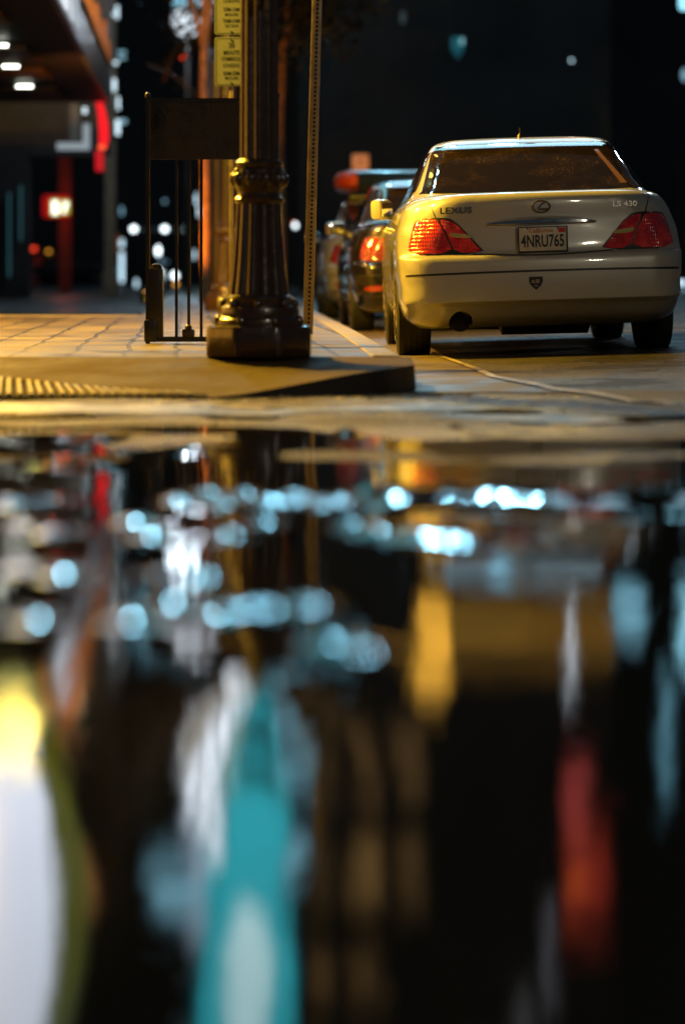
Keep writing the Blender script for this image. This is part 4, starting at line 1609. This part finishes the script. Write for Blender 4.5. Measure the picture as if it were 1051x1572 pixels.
# lit doorway
dw = empty('lit_doorway', (at(176, 0, 118).x, 118, 0), 0, 'narrow lit shop doorway framed by two tall cold light strips', 'doorway')
def DB(name, x0, y0, x1, y1, m, Y=118, d=.2):
    a, b_ = at(x0, y0, Y), at(x1, y1, Y)
    t = MB(); t.box(((a.x + b_.x) / 2 - dw.location.x, Y - 118, (a.z + b_.z) / 2), (abs(b_.x - a.x), d, abs(a.z - b_.z)))
    return t.build(name, m, dw, False)
DB('light_strip', 163, 360, 166.5, 434, M['w1']); DB('light_strip', 184.5, 387, 189.5, 433, M['w3']); DB('light_strip', 184.5, 368, 189.5, 379, M['w3'])
DB('door_panel', 167, 360, 183, 386, emis('rust_glow', (.55, .13, .02), .22), 118.2)
DB('door_panel', 168, 390, 178, 408, emis('red_glow', (.9, .06, .02), .5), 118.1)
DB('door_panel', 173, 410, 183, 433, emis('teal_glow', (.08, .40, .55), .35), 118.1)
DB('frame', 158, 352, 195, 360, M['dark_wall'])

FAR = 'lamps of the far street seen through the railing'
glow('far_lamp', 205.5, 351.5, 105, 10, 9, M['w8'], 'round white lamp on a slim post left of the railing edge', 'lamp', FAR, True)
glow('far_lamp', 253, 351.5, 105, 10, 9, M['w8'], 'round white lamp seen between the railing stub post and first bar', 'lamp', FAR, True)
glow('far_lamp', 286, 352, 107, 9, 9, M['w3'], 'blue-white lamp seen between the second and third railing bars', 'lamp', FAR, True)
a = at(197, 352, 106); b_ = at(297, 352, 106)
t = MB(); t.box(((a.x + b_.x) / 2, 106, a.z), (b_.x - a.x, .06, .10))
tag(t.build('awning_rail', mat('rail_grey_blue', (.2, .26, .3), .4)), 'thin grey rail running between the round far lamps', 'rail')
small = [(208.5, 435, 7, 13, 'w3', 'oval blue-white ground lamp under the far lamp left of the railing'),
         (243, 385, 7, 15, 'w8', 'upright oval white light above the railing stub post'),
         (243, 417, 9, 10, 'w8', 'round white light just above the railing stub cap'),
         (252, 423, 7, 18, 'w3', 'tall blue-white light between stub post and first bar'),
         (268.5, 423, 10, 10, 'w8', 'round white light behind the first railing bar'),
         (270, 436, 6, 7, 'am', 'small peach light under a white one behind the first bar'),
         (251, 401.5, 14, 4, 'w1', 'flat dim blue light strip above the white far lights'),
         (298, 391, 4, 14, 'w3', 'slim upright light right of the third railing bar'),
         (187, 324, 5, 14, 'w1', 'slanted dim blue light high on the far facade'),
         (253, 309, 5, 6, 'w1', 'tiny dim blue light behind the railing upper bars'),
         (302, 306, 4, 20, 'w3', 'slanted blue-white light touching the orange trunk, upper one'),
         (306, 325, 4, 18, 'w3', 'slanted blue-white light touching the orange trunk, lower one'),
         (433, 345, 6, 8, 'w8', 'left one of the two blue-white lights right of the lamp post'),
         (453, 346, 6, 8, 'w8', 'right one of the two blue-white lights beside the sign post'),
         (435, 380, 6, 7, 'w8', 'single blue-white light low between lamp post and sign post'),
         (450, 342, 3, 3, 'rd', 'tiny red point between two blue-white lights'),
         (427.5, 83, 5, 7, 'am', 'small amber light high on the right of the lamp post shaft'),
         (281, 88, 5, 6, 'rd', 'small orange-red point in the dark tree, left of the signs'),
         (609.5, 249.5, 8, 7, 'w8', 'left of two white lights over the dark cars'),
         (623.5, 250, 8, 7, 'w8', 'right of two white lights over the dark cars'),
         (596, 263, 9, 5, 'w8', 'flat white light just over the dark roof box'),
         (1046, 434, 11, 9, 'w3', 'upper cyan light at the right edge beyond the white sedan'),
         (1049, 447, 8, 12, 'w1', 'lower dim cyan light at the right edge beyond the white sedan')]
for i, (px, py, w_, h_, m, lab) in enumerate(small):
    glow('far_light', px, py, 110 if px < 900 else 60, w_, h_, M[m], lab, 'light', 'distant street lights')

# large white street globes behind leaves
for px, py, w_, lab, hh in ((288, 32, 50, 'big white street globe glowing through leaves over the railing', 0), (324, 4, 36, 'second white globe at the very top, beside the parking signs', 0)):
    c = at(px, py, 62)
    r = empty('globe_lamp', (c.x, 62, 0), 0, lab, 'street lamp', 'white street globes')
    t = MB(); t.sphere((0, 0, c.z), w_ * 62 / F / 2, 24, .98, 16); t.build('globe', emis('white_globe', (.80, .90, .98), 1.3), r)
    t = MB(); t.tube([(0, 0, 0), (0, 0, c.z - w_ * 62 / F / 2)], [.07, .05], 10); t.build('post', M['black'], r)
# sprays of leaves that hang in front of the globes
sp = empty('leafy_branch', (at(288, 0, 58).x, 58, 4.2), 0, 'dark leafy branch hanging in front of the white street globe', 'branch')
rnd = random.Random(5)
vs, fs = [], []
for i in range(520):
    a = rnd.uniform(0, 2 * pi); q = rnd.uniform(.24, .95) ** .8 if rnd.random() < .93 else rnd.random() * .3
    px, py = 292 + 46 * q * cos(a), 34 + 40 * q * sin(a)
    p = at(px, py, 58 + rnd.uniform(-.5, .5)) - sp.location
    s = rnd.uniform(.012, .036)
    ax = Vector((rnd.gauss(0, .5), rnd.gauss(0, 1), rnd.gauss(0, .5))).normalized(); bx = ax.orthogonal().normalized(); cx_ = ax.cross(bx)
    n = len(vs); vs += [p - bx * s * 1.4, p + cx_ * s, p + bx * s * 1.4, p - cx_ * s]; fs.append((n, n + 1, n + 2, n + 3))
MB().add(vs, fs).build('leaves', M['leaf'], sp, False)
t = MB(); t.tube([at(250, 128, 58) - sp.location, at(268, 80, 58) - sp.location, at(300, 44, 58) - sp.location, at(330, 20, 58) - sp.location], [.03, .025, .018, .01], 7)
t.tube([at(226, 98, 58) - sp.location, at(262, 112, 58) - sp.location, at(306, 150, 58) - sp.location], [.012, .02, .03], 7)
t.build('twig', M['bark'], sp)

# small square sign, its orange lamplight put in as emission
os_ = empty('square_sign', (at(553, 0, 70).x, 70, 0), 0, 'small square orange lit sign on a pole above the parked cars', 'sign')
c = at(553.5, 249.5, 70)
M['orange_panel'] = emis('orange_sign_panel', (.95, .30, .09), .55)
t = MB(); t.box((0, 0, c.z), (.40, .06, .40), bev=.03); t.build('sign_box', M['orange_panel'], os_)
t = MB(); text_on(t, 'P', .20, (0, -.036, c.z), ext=.002, off=.006); t.build('sign_glyph', mat('sign_glyph', (.10, .03, .01), .5), os_, smooth=False)
t = MB(); t.tube([(0, .05, 0), (0, .05, c.z - .1)], .035, 8); t.build('pole', M['black'], os_)

# ------------------------------------------------------------------ dark buildings at the end of the street
M['facade'] = mat('night_facade', (.07, .08, .085), .7, 0.0, var=.25, vscale=.4, bump=.2, bscale=2)
M['dark_pane'] = mat('dark_window_pane', (.006, .007, .010), .5)
M['warm_pane'] = emis('warm_lit_window', (1.0, .56, .18), .34)
M['warm_dim'] = emis('dim_warm_window', (1.0, .56, .2), .14)
M['cool_pane'] = emis('cool_lit_window', (.35, .75, .85), .6)


def tower(name, x0, x1, y, z1, label, cols, rows, lit, zr0=3.0, depth=14, pane_w=.62, pane_h=.55):
    r = empty(name, ((x0 + x1) / 2, y, 0), 0, label, 'building', None)
    t = MB(); W2 = x1 - x0
    t.box((0, depth / 2, z1 / 2), (W2, depth, z1)); t.box((0, depth / 2, z1 + .2), (W2 + .5, depth + .5, .4)); t.build('wall', M['facade'], r, False)
    cw, rh = W2 / cols, (z1 - zr0) / rows
    for j in range(rows):
        for i in range(cols):
            m = lit(i, j, -W2 / 2 + x0 * 0 + (i + .5) * cw + (x0 + x1) / 2, zr0 + (j + .5) * rh)
            if m is None: continue
            t = MB(); t.box((-W2 / 2 + (i + .5) * cw, -.03, zr0 + (j + .5) * rh), (cw * pane_w, .08, rh * pane_h))
            t.build('window', m or M['dark_pane'], r, False)
    return r


def litA(i, j, x, z):
    if 13.0 < z < 25 and -1.2 < x < 2.2: return (None if hsh(i * 1.7, j * 2.3) < .3 else M['warm_pane'] if hsh(i, j) > .55 else M['warm_dim'])
    return None
tower('office_block', -1.4, 8.6, 90, 24, 'dark brown block behind the parked cars, with rows of warm windows high up', 7, 6, litA, 2.5)


def litB(i, j, x, z):
    return M['cool_pane'] if hsh(i * 3, j * 5) > .94 else None
tower('office_block', -32, -10.2, 165, 22, 'dark block across the far street behind the entrance canopy', 6, 5, lambda i, j, x, z: None, 3)
tower('office_block', -10.6, -3.2, 160, 26, 'dark narrow block beyond the far street lamps', 4, 7, lambda i, j, x, z: M['warm_dim'] if hsh(i, j) > .9 else None, 4)

hl = empty('hanging_banner_light', (at(702, 0, 85).x, 85, 0), 0, 'small teal lit box hanging high over the street', 'light box')
c = at(702, 66, 85)
t = MB(); t.box((0, 0, c.z), (.38, .15, .36), bev=.03); t.build('box', emis('teal_box', (.04, .34, .44), .25), hl)
t = MB(); t.box((.13, -.09, c.z + .05), (.10, .04, .18), bev=.01); t.build('lamp', emis('box_lamp', (.35, .80, .90), .7), hl)
t = MB(); t.lathe([(.17, -.18), (.15, -.30), (.05, -.36), (.05, -.46)], (0, 0, c.z), 12); t.build('base', emis('teal_base', (.03, .25, .33), .25), hl)
t = MB(); t.tube([(0, 0, c.z + .18), (0, 0, c.z + 3.0), (2.6, 4.8, c.z + 3.2)], .015, 6); t.build('bracket', M['black'], hl)
glow('small_lamp', 876.5, 93, 88, 5, 5, M['w3'], 'tiny pale lamp alone in the dark over the white sedan', 'lamp')
glow('small_lamp', 1050, 115, 88, 10, 20, M['w1'], 'dim teal lamp cut by the right edge high up', 'lamp')
glow('small_lamp', 618, 27, 88, 8, 20, emis('very_dim_lamp', (.35, .5, .55), .10), 'very dim grey upright light near the top', 'lamp')

# ------------------------------------------------------------------ tall lit signs above the street (seen in the puddle)
def refl(px, py, Y):
    """point whose mirror image in the puddle falls on a photo pixel"""
    return Vector(((px - 525.5) / F * Y, Y, (py - HOR) / F * Y - EYE))


def blade(name, label, Y, pieces, cat='sign'):
    """pieces: (px0, py0, px1, py1, material, part name, depth offset)"""
    c = refl((pieces[0][0] + pieces[0][2]) / 2, pieces[0][1], Y)
    r = empty(name, (c.x, Y, 0), 0, label, cat)
    for (x0, y0, x1, y1, m, pn, dy) in pieces:
        a, b_ = refl(x0, y0, Y), refl(x1, y1, Y)
        h_, w_ = abs(b_.z - a.z), abs(b_.x - a.x)
        t = MB(); t.box(((a.x + b_.x) / 2 - c.x, dy, (a.z + b_.z) / 2), (w_, .3, h_), bev=min(w_, h_) * .38 if pn != 'bar' else .02)
        t.build(pn, m, r)
    return r


TEAL = emis('teal_sign_glow', (.04, .54, .64), 1.8)
TEAL2 = emis('cyan_sign_glow', (.16, .70, .92), 1.8)
CORE = emis('pale_sign_core', (.50, .78, .82), 2.6)
WHT = emis('white_tube_glow', (.78, .86, .95), 3.4)
blade('blade_sign', 'tall teal blade sign with a pale core, mirrored in the puddle', 37,
      [(362, 1030, 440, 1120, TEAL2, 'sign_foot', 0), (344, 1095, 440, 1500, TEAL, 'sign_body', .02), (312, 1300, 446, 1900, TEAL, 'sign_body', .10),
       (352, 1390, 414, 1620, CORE, 'sign_core', -.2), (355, 1480, 400, 1800, CORE, 'sign_core', -.24)])
blade('light_column', 'three white light tubes rising beside the teal blade sign', 38,
      [(270, 985, 283, 1170, WHT, 'tube', 0), (290, 980, 308, 1250, WHT, 'tube', 0), (318, 990, 336, 1390, WHT, 'tube', 0), (283, 1260, 325, 1460, emis('blue_white_glow', (.45, .62, .80), 1.2), 'tube', 0.1)], 'light')
blade('red_sign', 'dark red upright lit sign high on the right, mirrored in the puddle', 80,
      [(868, 1170, 905, 1290, emis('dull_red_glow', (.75, .10, .09), .7), 'sign_body', 0), (868, 1280, 938, 1420, emis('deep_red_glow', (.80, .07, .04), .5), 'sign_body', .02), (868, 1330, 905, 1378, emis('orange_red_glow', (1, .14, .03), 1.0), 'sign_core', -.2)])
blade('cyan_strip_light', 'slim cyan light strip high on the right edge, mirrored in the puddle', 60,
      [(1012, 1040, 1030, 1235, emis('cyan_strip_glow', (.18, .50, .66), .8), 'strip', 0), (1042, 905, 1060, 1025, emis('cyan_bright_glow', (.30, .75, .95), 1.6), 'strip', .1)], 'light')
blade('grey_strip_light', 'faint grey upright light strip high over the street', 60,
      [(838, 1385, 850, 1550, emis('faint_grey_glow', (.5, .52, .60), .45), 'strip', 0), (790, 1520, 812, 1640, emis('faint_grey_glow2', (.5, .52, .55), .3), 'strip', 0)], 'light')
blade('slim_white_light', 'slim white upright tube high over the road', 55,
      [(873, 935, 881, 1062, emis('slim_tube_glow', (.72, .80, .88), 1.6), 'tube', 0)], 'light')
# teal glow panel added on the lamp post for its puddle reflection
bn = empty('banner_box', (-.43, 13.55, 2.6), 0, 'teal lit bottle-shaped banner box clamped high on the massive lamp post', 'banner')
def panel(name, outline, dy, th, m, par):
    O = smooth_poly([(refl(px, 0, 13.55).x + .43, (py - HOR) / F * 13.55 - EYE - 2.6) for px, py in outline], 2)
    n = len(O); t = MB()
    t.add([(x, dy, z) for x, z in O] + [(x, dy + th, z) for x, z in O], [tuple(range(n)), tuple(range(n, 2 * n))[::-1]] + [(i, (i + 1) % n, n + (i + 1) % n, n + i) for i in range(n)])
    return t.build(name, m, par, False)
OUT = [(352, 1205), (434, 1205), (438, 1300), (432, 1360), (446, 1440), (450, 1600), (440, 1760), (326, 1760), (306, 1600), (316, 1440), (338, 1350), (342, 1270)]
panel('banner_case', [(388 + (a - 388) * 1.05, 1480 + (b - 1480) * 1.02) for a, b in OUT], .012, .05, M['black'], bn)
panel('banner_face', OUT, .0, .01, TEAL, bn)
panel('banner_figure', [(368, 1385), (398, 1385), (410, 1430), (416, 1500), (404, 1560), (408, 1680), (356, 1680), (352, 1560), (346, 1490), (356, 1420)], -.006, .004, CORE, bn)
t = MB(); t.box((.04, .16, .6), (.05, .24, .04)); t.box((.04, .16, -.5), (.05, .24, .04)); t.build('clamp', M['iron'], bn)

blade('amber_banner', 'tall amber lit banner over the parked cars, mirrored in the puddle', 62,
      [(640, 924, 690, 1062, emis('amber_banner_glow', (1.0, .50, .05), 1.7), 'sign_body', 0)], 'banner')
blade('lit_beam', 'broad dim orange lit beam spanning high above the parked cars', 63,
      [(694, 924, 940, 1014, emis('dim_orange_glow', (.50, .24, .03), .42), 'bar', 0), (700, 930, 805, 985, emis('dim_orange_glow_two', (.62, .32, .04), .42), 'bar', -.2)], 'beam')
blade('slim_tan_light', 'slim tan upright light over the canopy end', 61, [(104, 990, 112, 1118, emis('tan_tube_glow', (.9, .62, .30), 1.3), 'tube', 0), (117, 1000, 125, 1095, emis('tan_tube_glow_two', (.9, .66, .36), .9), 'tube', 0)], 'light')
blade('slim_grey_light', 'slim grey upright light high beside the stone pier', 61, [(166, 926, 182, 1000, emis('grey_tube_glow', (.6, .66, .70), .8), 'tube', 0)], 'light')

# opal sign drum on the marquee
EGG = emis('opal_drum_glow', (.66, .72, .84), 3.0)
c = refl(-6, 1400, 27)
r = empty('opal_lantern', (c.x, 27, 0), 0, 'huge egg-shaped opal lantern above the left canopy corner', 'lantern')
t = MB(); t.sphere((0, 0, c.z), .57, 32, 3.5, 24); t.build('opal_body', EGG, r)
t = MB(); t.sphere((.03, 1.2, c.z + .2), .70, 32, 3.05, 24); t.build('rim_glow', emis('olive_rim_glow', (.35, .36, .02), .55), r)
c = refl(18, 1108, 26.6)
r = empty('yellow_lantern', (c.x, 26.6, 0), 0, 'yellow-green glowing lantern just above the canopy edge', 'lantern')
t = MB(); t.sphere((0, 0, c.z), .30, 24, 1.15, 16); t.build('lantern_body', emis('yellow_green_glow', (.90, .86, .26), 1.5), r)
c = refl(75, 1070, 26)  # amber globes added as orange glint discs in the puddle
t = MB(); t.sphere((0, 0, 0), .11, 20, 1.1, 14); o = t.build('amber_lantern', emis('amber_lantern_glow', (.95, .38, .06), .8)); o.location = c
tag(o, 'amber globe lantern beside the yellow-green lantern', 'lantern', 'amber globe lanterns')
for (px, py) in ((150, 914), (112, 1360)):
    AY = 112 if py < 1000 else 36
    c = refl(px, py, AY); t = MB(); t.sphere((0, 0, 0), 26 * AY / F if py < 1000 else 32 * AY / F, 20, 1.05, 14); o = t.build('amber_lantern', bpy.data.materials['amber_lantern_glow']); o.location = c
    tag(o, 'amber globe lantern hung high over the left pavement' if py < 1000 else 'highest amber globe lantern over the left pavement', 'lantern', 'amber globe lanterns')
# pale blue globes added out of view as glint discs in the puddle
DISC = emis('blue_globe_glow', (.26, .62, .80), 1.5)
for (px, py, rr) in ((290, 888, 27), (220, 955, 25), (262, 950, 22), (348, 940, 32), (396, 946, 31), (475, 940, 27), (500, 1014, 32), (538, 1016, 30),
                     (262, 1365, 42), (455, 1152, 36), (446, 1310, 28), (330, 916, 24), (965, 940, 28)):
    GYD = 112 if (px < 430 and py < 930) else 36 if py > 1000 and px < 520 else 84
    c = refl(px, py, GYD)
    t = MB(); t.sphere((0, 0, 0), rr * GYD / F, 20, 1.0, 14); o = t.build('blue_globe', DISC); o.location = c
    tag(o, 'pale blue globe lantern strung high over the street', 'lantern', 'pale blue globe lanterns over the street')
lamp('lantern_light', 'POINT', (refl(18, 1108, 26.6).x + .1, 26.1, refl(18, 1108, 26.6).z), 14, (1.0, .66, .10), .2)  # gold light added in front of the lantern for puddle glints
for k, (x, z) in enumerate(((-.6, 26.2), (1.6, 26.2), (4.4, 26.2))):  # floodlights added to make more cyan discs in the puddle
    r = empty('rooftop_floodlight', (x, 89.2, 24.4), 0, 'cyan-white floodlight on the roof edge of the dark brown block', 'floodlight', 'floodlights on the roof edge')
    t = MB(); t.box((0, 0, 1.6), (.5, .5, .5), bev=.06); t.build('housing', M['black'], r)
    t = MB(); t.lathe([(.22, -.30), (.20, -.26)], (0, 0, 1.6), 20, axis='y'); t.build('lens', emis('floodlight_lens', (.4, .85, 1.0), 6) if k == 0 else bpy.data.materials['floodlight_lens'], r)
    t = MB(); t.tube([(0, .1, 0), (0, .1, 1.5)], .05, 8); t.build('bracket', M['black'], r)
    lamp('floodlight', 'SPOT', (x, 88.5, z - .1), 1700, (.28, .74, 1.0), .5, (x * .2, 0, 0), 50)

# pale blue lit tower, added for the puddle swells to mirror
r = empty('glass_tower', (4, 130, 0), 0, 'tall glass tower with pale blue lit floors far behind the street', 'building')
t = MB(); t.box((0, 6, 52), (66, 12, 104)); t.build('wall', M['facade'], r, False)
for k in range(11):
    t = MB(); t.box((-1, -.06, 38.0 + k * 2.6), (34, .12, 1.7)); t.build('lit_floor', emis('lit_floor_glow', (.34, .60, .76), 4.2) if k == 0 else bpy.data.materials['lit_floor_glow'], r, False)


# ------------------------------------------------------------------ lit shopfront beside the corner, left of the picture
r = empty('shopfront', (-7.4, 17.0, .15), 0, 'warm lit shopfront along the left side of the plaza', 'shopfront')
t = MB()
t.box((-.6, 0, 4.5), (1.0, 9.0, 3.0)); t.box((-.6, 0, .2), (1.0, 9.0, .4)); t.box((-.6, -4.35, 1.7), (1.0, .3, 2.6)); t.box((-.6, 4.35, 1.7), (1.0, .3, 2.6))
t.build('wall', M['dark_wall'], r, False)
for k in range(4):
    y = -3.15 + k * 2.1
    t = MB(); t.box((-.35, y, 1.7), (.06, 1.96, 2.5)); t.build('window', emis('warm_shop_window', (1.0, .42, .05), 2.4) if k == 0 else bpy.data.materials['warm_shop_window'], r, False)
    t = MB(); t.box((-.22, y + 1.04, 1.7), (.10, .10, 2.6)); t.box((-.22, y, 2.2), (.05, 1.96, .05)); t.build('window_frame', M['black'], r, False)

# ------------------------------------------------------------------ street lamps that light the corner
def street_lamp(loc, h, arm, power, color, label, size=.25, spot=None, tgt=None):
    r = empty('street_lamp', loc, 0, label, 'street lamp', 'tall street lamps')
    t = MB(); t.tube([(0, 0, 0), (0, 0, h * .5), (0, 0, h + .15)], [.10, .08, .06], 14); t.lathe([(.17, 0), (.17, .25), (.11, .32)], (0, 0, 0), 20)
    t.tube([(0, 0, h), (arm[0] * .6, arm[1] * .6, h + .25), (arm[0], arm[1], h + .2)], [.05, .04, .035], 10)
    t.build('post', M['iron'], r)
    t = MB(); t.box((arm[0], arm[1], h + .20), (.5, .3, .14), bev=.05); t.build('lamp_housing', M['black'], r)
    t = MB(); t.lathe([(.16, .0), (.14, -.06), (.05, -.09)], (arm[0], arm[1], h + .12), 20); t.build('lamp_glass', emis('lamp_glass_' + label[:5], color, 6), r)
    lamp('street_lamp_light', 'POINT', (loc[0] + arm[0], loc[1] + arm[1], loc[2] + h - .12), power, color, size)
    return r


street_lamp((-5.0, 19.2, .15), 5.2, (1.2, .0), 6800, YELLOW, 'yellow sodium street lamp on the near left pavement', .16)
street_lamp((-.80, 27.0, .15), 8.2, (-1.3, 0), 480, (.34, .78, 1.0), 'cyan-white street lamp whose post stands behind the massive fluted lamp post', .22)  # lamp added for the cyan discs in the puddle
street_lamp((-6.6, 24.6, .15), 5.6, (.9, 0), 4200, SODIUM, 'orange sodium street lamp beside the shopfront end', .2)
street_lamp((6.2, 2.5, .0), 6.6, (-1.3, .0), 620, (1.0, .88, .66), 'tall street lamp across the junction behind the puddle', .3)
street_lamp((7.4, 33.0, .1), 6.5, (-1.2, 0), 260, COOL, 'cool white street lamp across the road on the right', .25)
lamp('globe_light', 'POINT', (at(288, 32, 61).x, 60.6, 6.0), 300, (.75, .88, 1.0), .35)
